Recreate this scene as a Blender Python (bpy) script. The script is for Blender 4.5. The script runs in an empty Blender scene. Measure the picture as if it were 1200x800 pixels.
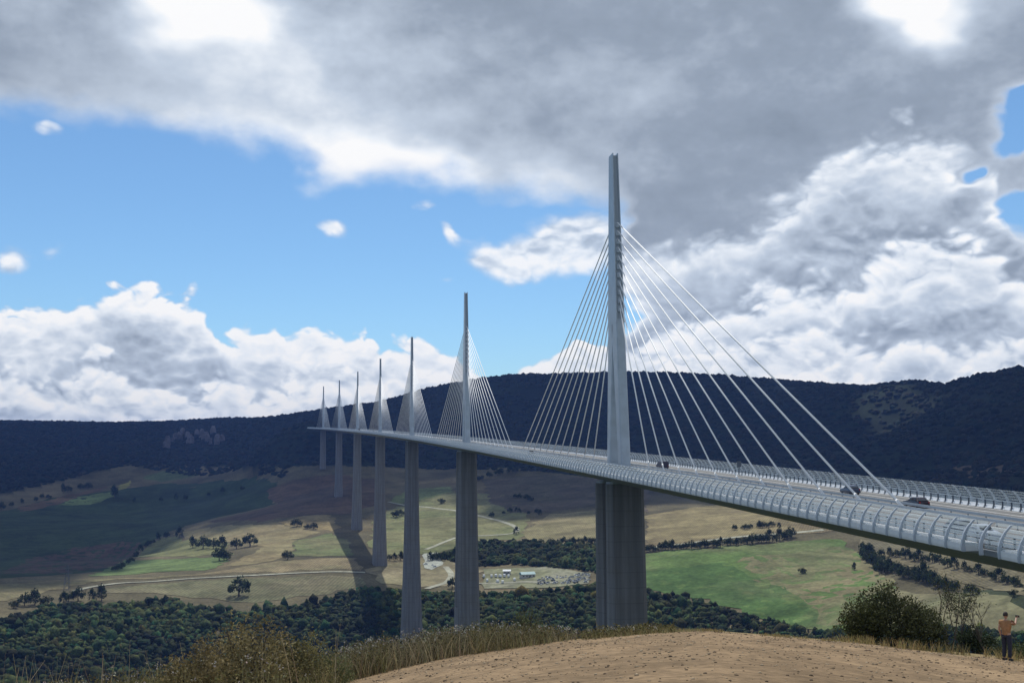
import bpy, bmesh, math, random
import numpy as np
from mathutils import Vector, Matrix
from mathutils.geometry import delaunay_2d_cdt
random.seed(7); rng = np.random.default_rng(11)
R = math.radians
scene = bpy.context.scene
col = scene.collection

# ------------------------------------------------------------------ camera
CAM = np.array([-76.74, -303.66, 2.60]); YAW = 0.15483; PITCH = 0.10177; ROLL = 0.0076755
FPX = 1324.88
cam = bpy.data.cameras.new("camera"); cam_o = bpy.data.objects.new("camera", cam); col.objects.link(cam_o)
cam.sensor_width = 36.0; cam.lens = FPX / 1200 * 36.0; cam.clip_start = 0.3; cam.clip_end = 60000
HEAD = np.array([math.sin(YAW), math.cos(YAW), 0.0]); RIGHT = np.array([math.cos(YAW), -math.sin(YAW), 0.0])
FWD = HEAD * math.cos(PITCH) + np.array([0, 0, math.sin(PITCH)])
UP = -HEAD * math.sin(PITCH) + np.array([0, 0, math.cos(PITCH)])
# rolled axes
RX = RIGHT * math.cos(ROLL) - UP * math.sin(ROLL); UX = RIGHT * math.sin(ROLL) + UP * math.cos(ROLL)
m = Matrix(((RX[0], UX[0], -FWD[0], CAM[0]), (RX[1], UX[1], -FWD[1], CAM[1]), (RX[2], UX[2], -FWD[2], CAM[2]), (0, 0, 0, 1)))
cam_o.matrix_world = m
scene.camera = cam_o

def ray(px, py):                      # photograph pixel (1200x800) -> world direction, unit horizontal length
    X = (np.asarray(px, float) - 600) / FPX; Y = (400 - np.asarray(py, float)) / FPX
    d = FWD + X[..., None] * RX + Y[..., None] * UX
    return d / np.linalg.norm(d[..., :2], axis=-1)[..., None]
def at(px, py, d):                    # point at horizontal distance d on that ray
    return CAM + ray(np.array(px), np.array(py)) * d
def px_of(P):
    d = np.asarray(P, float) - CAM
    f = d @ FWD
    return 600 + FPX * (d @ RX) / f, 400 - FPX * (d @ UX) / f
def ae(px, py):                       # azimuth right of the valley heading and elevation, degrees
    d = ray(np.array(px), np.array(py))
    return math.degrees(math.atan2(d @ RIGHT, d @ HEAD)), math.degrees(math.atan(d[2]))

# ------------------------------------------------------------------ sun, sky, exposure
SUN = Vector((0.085, 0.600, 1.0)).normalized()
sl = bpy.data.lights.new("sun", 'SUN'); sl.energy = 3.3; sl.angle = R(0.53); sl.color = (1.0, 0.97, 0.91)
so = bpy.data.objects.new("sun", sl); col.objects.link(so); so.location = (0, 0, 500)
so.rotation_euler = SUN.to_track_quat('Z', 'Y').to_euler()
SUN_EL = math.asin(SUN.z); SUN_AZ = math.atan2(SUN.x, SUN.y)
vs = scene.view_settings; vs.view_transform = 'Standard'; vs.look = 'None'; vs.gamma = 1.0; vs.exposure = 0.0
vs.use_curve_mapping = False

class NT:                             # small node-building helper
    def __init__(s, tree): s.t = tree; s.n = tree.nodes; s.l = tree.links
    def new(s, kind, **kw):
        n = s.n.new(kind)
        for k, v in kw.items(): setattr(n, k, v)
        return n
    def put(s, inp, v):
        if v is None: return
        if isinstance(v, bpy.types.NodeSocket): s.l.new(v, inp)
        else: inp.default_value = v
    def math(s, op, a, b=None, c=None, clamp=False):
        n = s.new('ShaderNodeMath', operation=op, use_clamp=clamp)
        for i, v in enumerate((a, b, c)): s.put(n.inputs[i], v)
        return n.outputs[0]
    def vec(s, op, a, b=None, out=0):
        n = s.new('ShaderNodeVectorMath', operation=op)
        s.put(n.inputs[0], a); s.put(n.inputs[1], b)
        return n.outputs[out]
    def noise(s, v, scale, detail=4, rough=0.55, dist=0.0, out='Fac'):
        n = s.new('ShaderNodeTexNoise'); s.put(n.inputs['Vector'], v); n.inputs['Scale'].default_value = scale
        n.inputs['Detail'].default_value = detail; n.inputs['Roughness'].default_value = rough
        n.inputs['Distortion'].default_value = dist
        return n.outputs[out]
    def step(s, v, a, b, lo=0.0, hi=1.0, smooth=True):
        n = s.new('ShaderNodeMapRange', interpolation_type='SMOOTHSTEP' if smooth else 'LINEAR')
        s.put(n.inputs[0], v)
        for i, q in enumerate((a, b, lo, hi)): n.inputs[i + 1].default_value = q
        return n.outputs[0]
    def mix(s, f, a, b, kind='MIX'):
        n = s.new('ShaderNodeMix', data_type='RGBA', blend_type=kind)
        s.put(n.inputs[0], f); s.put(n.inputs[6], a); s.put(n.inputs[7], b)
        return n.outputs[2]

world = bpy.data.worlds.new("World"); scene.world = world; world.use_nodes = True
w = NT(world.node_tree); w.n.clear()
sky = w.new('ShaderNodeTexSky', sky_type='NISHITA', sun_disc=False, sun_elevation=SUN_EL, sun_rotation=SUN_AZ,
            altitude=600, air_density=1.0, dust_density=0.15, ozone_density=3.0)
tc = w.new('ShaderNodeTexCoord').outputs['Generated']
dirv = w.vec('NORMALIZE', tc)
sep = w.new('ShaderNodeSeparateXYZ'); w.put(sep.inputs[0], dirv)
EL = w.math('MULTIPLY', w.math('ARCSINE', sep.outputs[2]), 180 / math.pi)
AZ = w.math('MULTIPLY', w.math('ARCTAN2', w.vec('DOT_PRODUCT', dirv, tuple(RIGHT), 1), w.vec('DOT_PRODUCT', dirv, tuple(HEAD), 1)), 180 / math.pi)
# cloud relief is laid on the dome of directions
P = w.vec('MULTIPLY', dirv, (1.0, 1.0, 1.55))
nA = w.noise(P, 5.2, 7, 0.60)
nAup = w.noise(w.vec('ADD', P, (0.004, 0.012, 0.040)), 5.2, 5, 0.60)
nB = w.noise(P, 15.0, 5, 0.58, 0.0)
nBup = w.noise(w.vec('ADD', P, (0.002, 0.004, 0.016)), 15.0, 4, 0.58, 0.0)
nW = w.noise(P, 9.0, 3, 0.55, 0.0, 'Color')
sw = w.new('ShaderNodeSeparateColor'); w.put(sw.inputs[0], nW)
AZw = w.math('MULTIPLY_ADD', w.math('SUBTRACT', sw.outputs[0], 0.5), 7.0, AZ)
ELw = w.math('MULTIPLY_ADD', w.math('SUBTRACT', sw.outputs[1], 0.5), 4.5, EL)
def curve(inp, pts, emax=40.0):
    n = w.new('ShaderNodeFloatCurve'); c = n.mapping.curves[0]
    w.put(n.inputs['Value'], w.math('MULTIPLY_ADD', inp, 1 / 90.0, 0.5))
    ps = [((a + 45) / 90.0, max(0.0, min(1.0, e / emax))) for a, e in pts]
    c.points[0].location = (0.0, ps[0][1]); c.points[1].location = (1.0, ps[-1][1])
    for p in ps: c.points.new(*p)
    n.mapping.update()
    return w.math('MULTIPLY', n.outputs[0], emax)
def blobs(A, E, items):
    acc = None
    for x, y, rx, ry, amp in items:
        a, e = ae(x, y); kx = FPX / rx * math.pi / 180; ky = FPX / ry * math.pi / 180
        dx = w.math('MULTIPLY_ADD', A, kx, -a * kx); dy = w.math('MULTIPLY_ADD', E, ky, -e * ky)
        q = w.math('MULTIPLY_ADD', dx, dx, w.math('MULTIPLY', dy, dy))
        g = w.math('POWER', math.exp(-1), q)
        acc = w.math('MULTIPLY', g, amp) if acc is None else w.math('MULTIPLY_ADD', g, amp, acc)
    return acc
def absn(v, scale, det): return w.math('ABSOLUTE', w.math('MULTIPLY_ADD', w.noise(v, scale, det, 0.5), 2.0, -1.0))
Pw = w.vec('ADD', P, w.vec('MULTIPLY', w.vec('SUBTRACT', nW, (0.5, 0.5, 0.5)), (0.05, 0.05, 0.05)))
Pu = w.vec('ADD', Pw, (0.0, 0.0, 0.011))
bil = w.math('MULTIPLY_ADD', absn(Pw, 46.0, 2.0), 0.5, absn(Pw, 19.0, 2.0)); bilup = w.math('MULTIPLY_ADD', absn(Pu, 46.0, 2.0), 0.5, absn(Pu, 19.0, 2.0))
puffy = w.math('SUBTRACT', bil, 0.34)
nAc = w.math('SUBTRACT', nA, 0.5); nBc = w.math('SUBTRACT', nB, 0.5)
fine = w.math('MULTIPLY_ADD', nBc, 0.55, nAc)
lump = w.math('MULTIPLY_ADD', puffy, 0.85, w.math('MULTIPLY', fine, 0.7))
relief_s = w.math('MULTIPLY_ADD', w.math('SUBTRACT', nA, nAup), 1.5, w.math('MULTIPLY', w.math('SUBTRACT', nB, nBup), 0.5))
relief = w.math('MULTIPLY_ADD', w.math('SUBTRACT', bil, bilup), 0.80, w.math('MULTIPLY_ADD', w.math('SUBTRACT', nA, nAup), 1.0, w.math('MULTIPLY', w.math('SUBTRACT', nB, nBup), 0.9)))
gap = blobs(AZw, ELw, [(1212, 146, 58, 36, 1.35), (1218, 254, 46, 32, 1.35), (1134, 204, 16, 13, 0.8), (690, 362, 50, 24, 1.3), (632, 258, 30, 13, 1.2)])
gap = w.math('MULTIPLY', gap, w.math('MULTIPLY_ADD', lump, 0.8, 1.0))
# high grey deck
deck_bot = [(0, 150), (60, 152), (110, 156), (150, 154), (200, 158), (255, 163), (285, 178), (318, 184), (345, 205), (372, 230),
            (420, 224), (450, 219), (500, 232), (540, 226), (565, 240), (590, 246), (620, 238), (650, 246), (700, 256), (730, 330), (760, 420), (790, 520), (840, 560)]
Eb = curve(AZw, [ae(x, y) for x, y in deck_bot])
D_deck = w.math('SUBTRACT', w.math('MINIMUM', w.math('MULTIPLY_ADD', w.math('SUBTRACT', ELw, Eb), 1 / 3.4, w.math('MULTIPLY', fine, 0.9)), 1.5), w.math('MULTIPLY', gap, 2.3))
glow = blobs(AZw, ELw, [
    (232, 2, 58, 46, 1.2), (1065, 4, 56, 30, 0.9), (1088, 46, 34, 24, 0.6), (430, 192, 95, 36, 0.52), (350, 110, 120, 90, 0.26), (470, 150, 110, 60, 0.12), (520, 195, 80, 34, 0.10), (250, 40, 190, 90, 0.16),
    (640, 208, 46, 30, 0.20), (640, 130, 120, 60, 0.05), (800, 40, 220, 60, -0.05), (850, 190, 240, 60, -0.07), (60, 110, 150, 45, -0.07), (1150, 60, 120, 60, -0.02), (1060, 100, 90, 30, 0.06)])
alpha = w.step(D_deck, -0.12, 0.55)
Lr = w.math('MULTIPLY_ADD', relief_s, 0.60, w.math('ADD', glow, 0.345))
Lr = w.math('MULTIPLY_ADD', w.step(D_deck, 0.0, 1.1, 0.30, 0.0), 1.0, Lr)
def layer(contour, hi_, lo_, depth, alpha, Lr, soft=0.22, rel=1.0, ex=None):
    Ek = curve(AZw, [ae(x, y) for x, y in contour], 40.0)
    Dk = w.math('SUBTRACT', w.math('MINIMUM', w.math('MULTIPLY_ADD', w.math('SUBTRACT', Ek, ELw), 1 / 3.0, lump), 1.7), w.math('MULTIPLY', gap, 2.3))
    if ex is not None: Dk = w.math('SUBTRACT', Dk, ex)
    ak = w.step(Dk, 0.0, soft)
    Lk = w.math('MULTIPLY_ADD', relief, rel, w.step(Dk, 0.05, depth, hi_, lo_))
    n = w.new('ShaderNodeMix', data_type='FLOAT'); w.put(n.inputs[0], ak); w.put(n.inputs[2], Lr); w.put(n.inputs[3], Lk)
    return w.math('MAXIMUM', alpha, ak), n.outputs[0]
OFF = 560                              # contours that sink below the hills
R1 = [(0, OFF), (690, OFF), (712, 330), (735, 272), (765, 262), (800, 266), (860, 258), (905, 228), (940, 188), (962, 165), (1000, 142), (1050, 132), (1100, 138), (1142, 126), (1168, 136), (1186, 165), (1200, 190), (1260, 180)]
R2 = [(0, OFF), (700, OFF), (740, 372), (800, 352), (880, 330), (940, 312), (1000, 300), (1032, 280), (1080, 266), (1130, 257), (1170, 264), (1200, 285), (1280, 270)]
R3 = [(0, OFF), (690, OFF), (730, 424), (800, 402), (850, 386), (900, 394), (960, 380), (1020, 388), (1100, 372), (1160, 386), (1200, 376), (1280, 380)]
T1 = [(0, 352), (60, 356), (105, 350), (150, 341), (185, 337), (215, 341), (245, 341), (268, 362), (284, 384), (318, 371), (350, 381), (400, 394), (440, 391), (470, 408), (520, 403), (560, 413), (582, 440), (612, 432), (640, 402), (662, 388), (700, 390), (740, 384), (775, 400), (820, 440), (870, OFF), (1300, OFF)]
T2 = [(0, 412), (60, 420), (120, 404), (180, 428), (250, 420), (300, 446), (360, 418), (420, 430), (470, 444), (520, 434), (600, 452), (640, 432), (700, 425), (760, 432), (850, 440), (950, 425), (1050, 432), (1150, 420), (1250, 430)]
T3 = [(0, 452), (90, 446), (170, 458), (240, 450), (300, 468), (380, 452), (450, 462), (520, 460), (620, 470), (800, 470), (1200, 470)]
alpha, Lr = layer(R1, 0.94, 0.40, 1.45, alpha, Lr, 0.60, 0.65)
alpha, Lr = layer(R2, 1.0, 0.48, 1.45, alpha, Lr, 0.45, 0.7)
alpha, Lr = layer(T1, 0.98, 0.47, 1.30, alpha, Lr, 0.20, 0.9)
alpha, Lr = layer(R3, 0.95, 0.60, 1.1, alpha, Lr, 0.40, 0.8)
alpha, Lr = layer(T2, 0.90, 0.54, 1.1, alpha, Lr, 0.32, 1.1)
alpha, Lr = layer(T3, 0.86, 0.68, 1.0, alpha, Lr, 0.45, 0.8)
AZh = w.math('MULTIPLY_ADD', AZw, 0.45, w.math('MULTIPLY', AZ, 0.55)); ELh = w.math('MULTIPLY_ADD', ELw, 0.45, w.math('MULTIPLY', EL, 0.55))
D_puff = w.math('ADD', lump, w.math('SUBTRACT', blobs(AZh, ELh, [
    (590, 310, 52, 26, 1.6), (655, 288, 60, 40, 1.6), (700, 280, 40, 42, 1.3), (398, 270, 24, 15, 1.5), (530, 271, 12, 17, 1.3), (5, 302, 28, 24, 1.5),
    (66, 297, 20, 13, 0.9), (60, 155, 26, 12, 1.4), (495, 243, 26, 9, 1.0), (521, 328, 12, 8, 0.8), (355, 230, 9, 6, 0.8)]), 0.66))
ap = w.step(D_puff, -0.12, 0.75)
n_ = w.new('ShaderNodeMix', data_type='FLOAT'); w.put(n_.inputs[0], ap); w.put(n_.inputs[2], Lr); w.put(n_.inputs[3], w.math('MULTIPLY_ADD', relief, 1.0, w.step(D_puff, 0.1, 1.1, 0.97, 0.80)))
Lr = n_.outputs[0]; alpha = w.math('MAXIMUM', alpha, w.math('MULTIPLY', ap, 0.93))
ramp = w.new('ShaderNodeValToRGB'); w.put(ramp.inputs[0], Lr)
cr = ramp.color_ramp; cr.elements[0].position = 0.0; cr.elements[0].color = (0.225, 0.275, 0.345, 1)
cr.elements[1].position = 1.0; cr.elements[1].color = (1.0, 1.0, 1.0, 1)
e = cr.elements.new(0.30); e.color = (0.315, 0.375, 0.465, 1)
e = cr.elements.new(0.62); e.color = (0.56, 0.64, 0.75, 1)
e = cr.elements.new(0.85); e.color = (0.85, 0.90, 0.96, 1)
bg_s = w.new('ShaderNodeBackground'); w.put(bg_s.inputs[0], w.mix(1.0, sky.outputs[0], (0.80, 1.0, 1.09, 1), 'MULTIPLY')); bg_s.inputs[1].default_value = 0.105
bg_c = w.new('ShaderNodeBackground'); w.put(bg_c.inputs[0], ramp.outputs[0]); bg_c.inputs[1].default_value = 1.0
mixs = w.new('ShaderNodeMixShader'); w.put(mixs.inputs[0], w.math('MULTIPLY', alpha, w.step(EL, -3.0, -1.0)))
w.l.new(bg_s.outputs[0], mixs.inputs[1]); w.l.new(bg_c.outputs[0], mixs.inputs[2])
wo = w.new('ShaderNodeOutputWorld'); w.l.new(mixs.outputs[0], wo.inputs[0])
scene.render.engine = 'CYCLES'
scene.cycles.use_denoising = True
scene.cycles.max_bounces = 6; scene.cycles.transparent_max_bounces = 12
scene.cycles.volume_bounces = 0

# ------------------------------------------------------------------ object helpers
def tag(o, label=None, cat=None, group=None, kind=None):
    for k, v in (('label', label), ('category', cat), ('group', group), ('kind', kind)):
        if v: o[k] = v
    return o
def empty(name, loc=(0, 0, 0), rz=0.0):
    o = bpy.data.objects.new(name, None); col.objects.link(o); o.location = loc; o.rotation_euler = (0, 0, rz)
    o.empty_display_size = 0.5
    return o
def link(name, mesh, parent=None, loc=(0, 0, 0), rz=0.0):
    o = bpy.data.objects.new(name, mesh); col.objects.link(o); o.location = loc; o.rotation_euler = (0, 0, rz)
    if parent: o.parent = parent
    return o
def np_mesh(name, V, F, mat=None, smooth=False, colors=None):
    V = np.asarray(V, np.float32); me = bpy.data.meshes.new(name)
    if isinstance(F, np.ndarray):
        n, k = F.shape
        me.vertices.add(len(V)); me.vertices.foreach_set('co', V.ravel())
        me.loops.add(n * k); me.loops.foreach_set('vertex_index', F.astype(np.int32).ravel())
        me.polygons.add(n); me.polygons.foreach_set('loop_start', np.arange(0, n * k, k, dtype=np.int32))
        me.update(calc_edges=True)
    else:
        me.from_pydata([tuple(map(float, v)) for v in V], [], F); me.update()
    if smooth: me.polygons.foreach_set('use_smooth', np.ones(len(me.polygons), bool))
    if colors is not None:
        a = me.attributes.new('tint', 'FLOAT_COLOR', 'POINT')
        c = np.ones((len(V), 4), np.float32); c[:, :colors.shape[1]] = colors
        a.data.foreach_set('color', c.ravel())
    if mat: me.materials.append(mat)
    return me
class MB:
    def __init__(s): s.v = []; s.f = []
    def add(s, V, F):
        b = len(s.v); s.v += [tuple(map(float, p)) for p in V]; s.f += [tuple(b + i for i in f) for f in F]
    def box(s, c, size, rz=0.0, ax=None):
        h = [q / 2 for q in size]; V = []
        cz, sz = math.cos(rz), math.sin(rz)
        for x in (-1, 1):
            for y in (-1, 1):
                for z in (-1, 1):
                    p = (x * h[0], y * h[1], z * h[2])
                    V.append((c[0] + p[0] * cz - p[1] * sz, c[1] + p[0] * sz + p[1] * cz, c[2] + p[2]))
        s.add(V, [(0, 1, 3, 2), (4, 6, 7, 5), (0, 4, 5, 1), (2, 3, 7, 6), (0, 2, 6, 4), (1, 5, 7, 3)])
    def loft(s, rings, caps=True, closed=True):
        n = len(rings[0]); b = len(s.v)
        for r_ in rings: s.v += [tuple(map(float, p)) for p in r_]
        for i in range(len(rings) - 1):
            for j in range(n if closed else n - 1):
                k = (j + 1) % n
                s.f.append((b + i * n + j, b + i * n + k, b + (i + 1) * n + k, b + (i + 1) * n + j))
        if caps and closed:
            s.f.append(tuple(b + j for j in reversed(range(n)))); s.f.append(tuple(b + (len(rings) - 1) * n + j for j in range(n)))
    def tube(s, pts, rad, n=6):
        pts = [Vector(p) for p in pts]; rings = []
        if not isinstance(rad, (list, tuple)): rad = [rad] * len(pts)
        for i, p in enumerate(pts):
            t = (pts[min(i + 1, len(pts) - 1)] - pts[max(i - 1, 0)]).normalized()
            u = t.orthogonal().normalized() if abs(t.z) > 0.99 else Vector((0, 0, 1)).cross(t).normalized()
            v = t.cross(u)
            rings.append([p + (u * math.cos(2 * math.pi * k / n) + v * math.sin(2 * math.pi * k / n)) * rad[i] for k in range(n)])
        s.loft(rings)
    def mesh(s, name, mat=None, smooth=False):
        me = np_mesh(name, s.v, s.f, mat, smooth)
        b = bmesh.new(); b.from_mesh(me); bmesh.ops.recalc_face_normals(b, faces=b.faces); b.to_mesh(me); b.free()
        return me
    def obj(s, name, mat=None, parent=None, loc=(0, 0, 0), rz=0.0, smooth=False):
        return link(name, s.mesh(name, mat, smooth), parent, loc, rz)

# ------------------------------------------------------------------ materials
def mat_base(name):
    m_ = bpy.data.materials.new(name); m_.use_nodes = True
    t = NT(m_.node_tree); b = t.n['Principled BSDF']
    return m_, t, b
def simple(name, color, rough=0.6, metal=0.0, noise=0.0, scale=1.0, spec=0.5, bump=0.0, obj_coord=True):
    m_, t, b = mat_base(name)
    b.inputs['Roughness'].default_value = rough; b.inputs['Metallic'].default_value = metal
    b.inputs['Specular IOR Level'].default_value = spec
    c = (*color, 1)
    if noise > 0 or bump > 0:
        v = t.new('ShaderNodeTexCoord').outputs['Object']
        n = t.noise(v, scale, 6, 0.6)
        lo = tuple(x * (1 - noise) for x in color) + (1,); hi = tuple(min(1, x * (1 + noise)) for x in color) + (1,)
        t.put(b.inputs['Base Color'], t.mix(t.step(n, 0.3, 0.7), lo, hi))
        if bump > 0:
            bp = t.new('ShaderNodeBump'); bp.inputs['Strength'].default_value = bump; bp.inputs['Distance'].default_value = 0.1
            t.put(bp.inputs['Height'], n); t.l.new(bp.outputs[0], b.inputs['Normal'])
    else:
        b.inputs['Base Color'].default_value = c
    return m_
def concrete(name, color):
    m_, t, b = mat_base(name); b.inputs['Roughness'].default_value = 0.85; b.inputs['Specular IOR Level'].default_value = 0.25
    v = t.new('ShaderNodeTexCoord').outputs['Object']
    streak = t.noise(t.vec('MULTIPLY', v, (0.9, 0.9, 0.03)), 0.8, 6, 0.6)
    blot = t.noise(v, 0.12, 6, 0.6)
    sz = t.new('ShaderNodeSeparateXYZ'); t.put(sz.inputs[0], v)
    lift = t.math('FRACT', t.math('MULTIPLY', sz.outputs[2], 0.25))            # 4 m casting lifts
    seam = t.step(lift, 0.0, 0.09, 0.82, 1.0)
    c = t.mix(t.step(streak, 0.3, 0.75), tuple(q * 0.72 for q in color) + (1,), tuple(q * 1.15 for q in color) + (1,))
    c = t.mix(t.math('MULTIPLY', t.step(blot, 0.4, 0.7), 0.35), c, (color[0] * 0.8, color[1] * 0.7, color[2] * 0.58, 1))
    g = t.new('ShaderNodeCombineColor')
    for i in range(3): t.put(g.inputs[i], seam)
    t.put(b.inputs['Base Color'], t.mix(1.0, c, g.outputs[0], 'MULTIPLY'))
    return m_
M = {}
M['concrete'] = concrete('pale_concrete', (0.22, 0.22, 0.225))
M['steel'] = simple('pale_grey_painted_steel', (0.44, 0.51, 0.57), 0.38, 0.0, 0.10, 0.25)
M['girder'] = simple('grey_steel_girder', (0.24, 0.265, 0.30), 0.5, 0.0, 0.12, 0.15)
M['white'] = simple('white_painted_steel', (0.82, 0.84, 0.86), 0.4, 0.0, 0.07, 0.6)
M['post'] = simple('blue_grey_post_paint', (0.46, 0.51, 0.57), 0.4, 0.0, 0.06, 0.6)
M['stay'] = simple('white_stay_sheath', (0.92, 0.93, 0.93), 0.45)
M['slat'] = simple('clear_grey_acrylic', (0.48, 0.55, 0.57), 0.3, 0.0, 0.05, 0.4, 0.5)
_t = NT(M['slat'].node_tree); _m = _t.new('ShaderNodeMixShader'); _m.inputs[0].default_value = 0.34; _tr = _t.new('ShaderNodeBsdfTransparent')
_t.l.new(_tr.outputs[0], _m.inputs[1]); _t.l.new(_t.n['Principled BSDF'].outputs[0], _m.inputs[2]); _t.l.new(_m.outputs[0], _t.n['Material Output'].inputs[0])
M['dark_steel'] = simple('dark_galvanised_steel', (0.10, 0.12, 0.15), 0.5, 0.3)
M['recess'] = simple('blue_grey_anchor_steel', (0.34, 0.395, 0.44), 0.55)
M['asphalt'] = simple('pale_asphalt', (0.155, 0.155, 0.155), 0.9, 0.0, 0.14, 0.2, 0.3)
M['paint'] = simple('road_paint', (0.75, 0.75, 0.72), 0.7, 0.0, 0.1, 0.8)
M['rubber'] = simple('tyre_rubber', (0.02, 0.02, 0.02), 0.85)
M['glass'] = simple('dark_car_glass', (0.02, 0.025, 0.03), 0.08)
M['chrome'] = simple('wheel_alloy', (0.5, 0.5, 0.52), 0.3, 0.8)
M['lamp_white'] = simple('headlight_lens', (0.8, 0.8, 0.78), 0.15)
M['lamp_red'] = simple('tail_light_lens', (0.35, 0.02, 0.02), 0.2)

def leafy(name, tint_noise=0.35, rough=0.9, tr=0.0, scale=1.2, bump=0.0):
    m_, t, b = mat_base(name); b.inputs['Roughness'].default_value = rough; b.inputs['Specular IOR Level'].default_value = 0.15
    a = t.new('ShaderNodeAttribute', attribute_name='tint').outputs['Color']
    v = t.new('ShaderNodeTexCoord').outputs['Object']
    n = t.noise(v, scale, 5, 0.65)
    k = t.step(n, 0.3, 0.72, 1 - tint_noise, 1 + tint_noise)
    g = t.new('ShaderNodeCombineColor')
    for i in range(3): t.put(g.inputs[i], k)
    c = t.mix(1.0, a, g.outputs[0], 'MULTIPLY')
    t.put(b.inputs['Base Color'], c)
    if bump > 0:
        bp = t.new('ShaderNodeBump'); bp.inputs['Strength'].default_value = 1.0; bp.inputs['Distance'].default_value = bump
        t.put(bp.inputs['Height'], n); t.l.new(bp.outputs[0], b.inputs['Normal'])
    if tr > 0:
        tl = t.new('ShaderNodeBsdfTranslucent'); t.put(tl.inputs[0], c)
        ms = t.new('ShaderNodeMixShader'); ms.inputs[0].default_value = tr
        t.l.new(b.outputs[0], ms.inputs[1]); t.l.new(tl.outputs[0], ms.inputs[2])
        t.l.new(ms.outputs[0], t.n['Material Output'].inputs[0])
    return m_
M['canopy'] = leafy('woodland_canopy', 0.55, scale=0.55, bump=1.2)
M['leaf'] = leafy('broad_leaves', 0.35, 0.7, 0.30, 2.0)
M['weed'] = leafy('dry_weeds', 0.25, 0.8, 0.35, 6.0)
M['bark'] = simple('grey_brown_bark', (0.10, 0.085, 0.07), 0.95, 0.0, 0.3, 3.0, 0.2)

# ------------------------------------------------------------------ terrain: one height sheet
BC = -4.857e-5; BS = 0.030922
def B(s, off, h):                     # point on the viaduct: metres along it, across it, above the carriageway
    return (BC * s * s / 2 + off, s - off * BC * s, BS * s + h)
ctrl = []
def C(px, rows):
    for y, d in rows: ctrl.append(at(px, y + (0 if y > 497 else 7 if px >= 1090 else 3), d))
C(-350, [(800, 980), (740, 1090), (690, 1250), (660, 1800), (600, 2500), (560, 3000), (490, 4600)])
C(0, [(800, 980), (740, 1080), (700, 1200), (682, 1290), (664, 1700), (625, 2150), (582, 2700), (560, 3000), (522, 3700), (490, 4500)])
C(150, [(800, 980), (740, 1085), (705, 1200), (688, 1270), (667, 1440), (652, 1850), (605, 2400), (562, 2900), (545, 3080), (518, 3700), (494, 4500)])
C(260, [(488, 4300), (520, 3350), (545, 2900)])
C(300, [(800, 980), (740, 1080), (702, 1190), (680, 1265), (640, 1550), (607, 1860), (594, 2180), (562, 2600), (546, 2850), (520, 3200), (489, 4300)])
C(398, [(581, 2015)]); C(419, [(620, 1673)]); C(448, [(660, 1331)]); C(486, [(786, 989)]); C(379, [(550, 2357)])
C(352, [(504, 2600)]); C(330, [(506, 2700), (488, 3600)])
C(395, [(481, 3500)]); C(440, [(468, 3300), (520, 2700)])
C(480, [(700, 1160), (662, 1331), (622, 1650), (592, 1950), (562, 2250), (545, 2450), (500, 2850), (458, 3200)])
C(540, [(446, 3100), (500, 2700)])
C(600, [(746, 1000), (702, 1120), (680, 1220), (652, 1380), (622, 1600), (592, 1850), (562, 2150), (540, 2350), (490, 2700), (440, 3000)])
C(750, [(736, 1000), (702, 1080), (662, 1220), (641, 1330), (612, 1550), (590, 1750), (568, 2000), (500, 2450), (438, 2900)])
C(900, [(736, 980), (702, 1050), (662, 1180), (632, 1320), (606, 1500), (565, 1950), (500, 2400), (444, 2850)])
C(1000, [(450, 2850)])
C(1050, [(742, 880), (702, 990), (670, 1120), (640, 1280), (565, 1850), (500, 2300), (453, 2800)])
C(1082, [(447, 2480)]); C(1068, [(453, 2800)]); C(1095, [(445, 2480)]); C(1130, [(702, 900), (660, 1060), (565, 1650), (500, 1950), (439, 2350)])
C(1200, [(722, 850), (690, 940), (560, 1500), (495, 1850), (430, 2200)])
C(1500, [(722, 850), (560, 1450), (425, 2100)]); C(1900, [(722, 900), (560, 1500), (420, 2200)])
sky_px = [(-350, 490, 4600), (0, 490, 4500), (150, 494, 4500), (260, 488, 4300), (330, 488, 3600), (395, 481, 3500), (440, 468, 3300), (480, 458, 3200), (540, 446, 3100),
          (600, 440, 3000), (750, 438, 2900), (900, 444, 2850), (1000, 450, 2850), (1050, 453, 2800), (1130, 439, 2350), (1200, 430, 2200), (1500, 425, 2100), (1900, 420, 2200)]
for x, y, d in sky_px:                # the plateau carries on behind the skyline at the same height
    y = y + (7 if x >= 1090 else 3); p = at(x, y, d); q = at(x, y, d * 1.25); r_ = at(x, y, d * 2.2)
    ctrl.append(np.array([q[0], q[1], p[2] + 2])); ctrl.append(np.array([r_[0], r_[1], p[2] - 10]))
for x in (-900, -450, -150, 150, 450, 900):
    ctrl.append(np.array([x, 0, -105.0]))
    if x < 300: ctrl.append(np.array([x, 180, -178.0])); ctrl.append(np.array([x, 342, -240.0])); ctrl.append(np.array([x, 470, -238.0]))
    else: ctrl.append(np.array([x, 180, -135.0]))
for p in [(0, 0, -99), (0, 342, -236), (0, -212, -14), (0, -180, -34), (0, -120, -62), (0, -60, -84), (14, -240, -9.5), (-14, -240, -9.5), (0, -330, -11.5),
          (60, -240, -12), (150, -260, -14), (-60, -210, -24), (-150, -210, -33), (-250, -260, -30), (-80, -420, 4), (200, -500, 6), (-400, -500, 2), (0, -900, 30), (-900, -900, 30),
          (900, -900, 30), (0, -3000, 120), (-3000, -2000, 120), (3000, -2000, 120), (-3000, 0, -50), (3000, 0, 60), (-5000, 2500, 120), (5000, 2500, 190), (600, -200, -20), (-600, -200, -50)]:
    ctrl.append(np.array(p, float))
ctrl = np.array(ctrl)
CS = 50.0
def phi(r2): return -np.sqrt(r2 + CS * CS)
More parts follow.
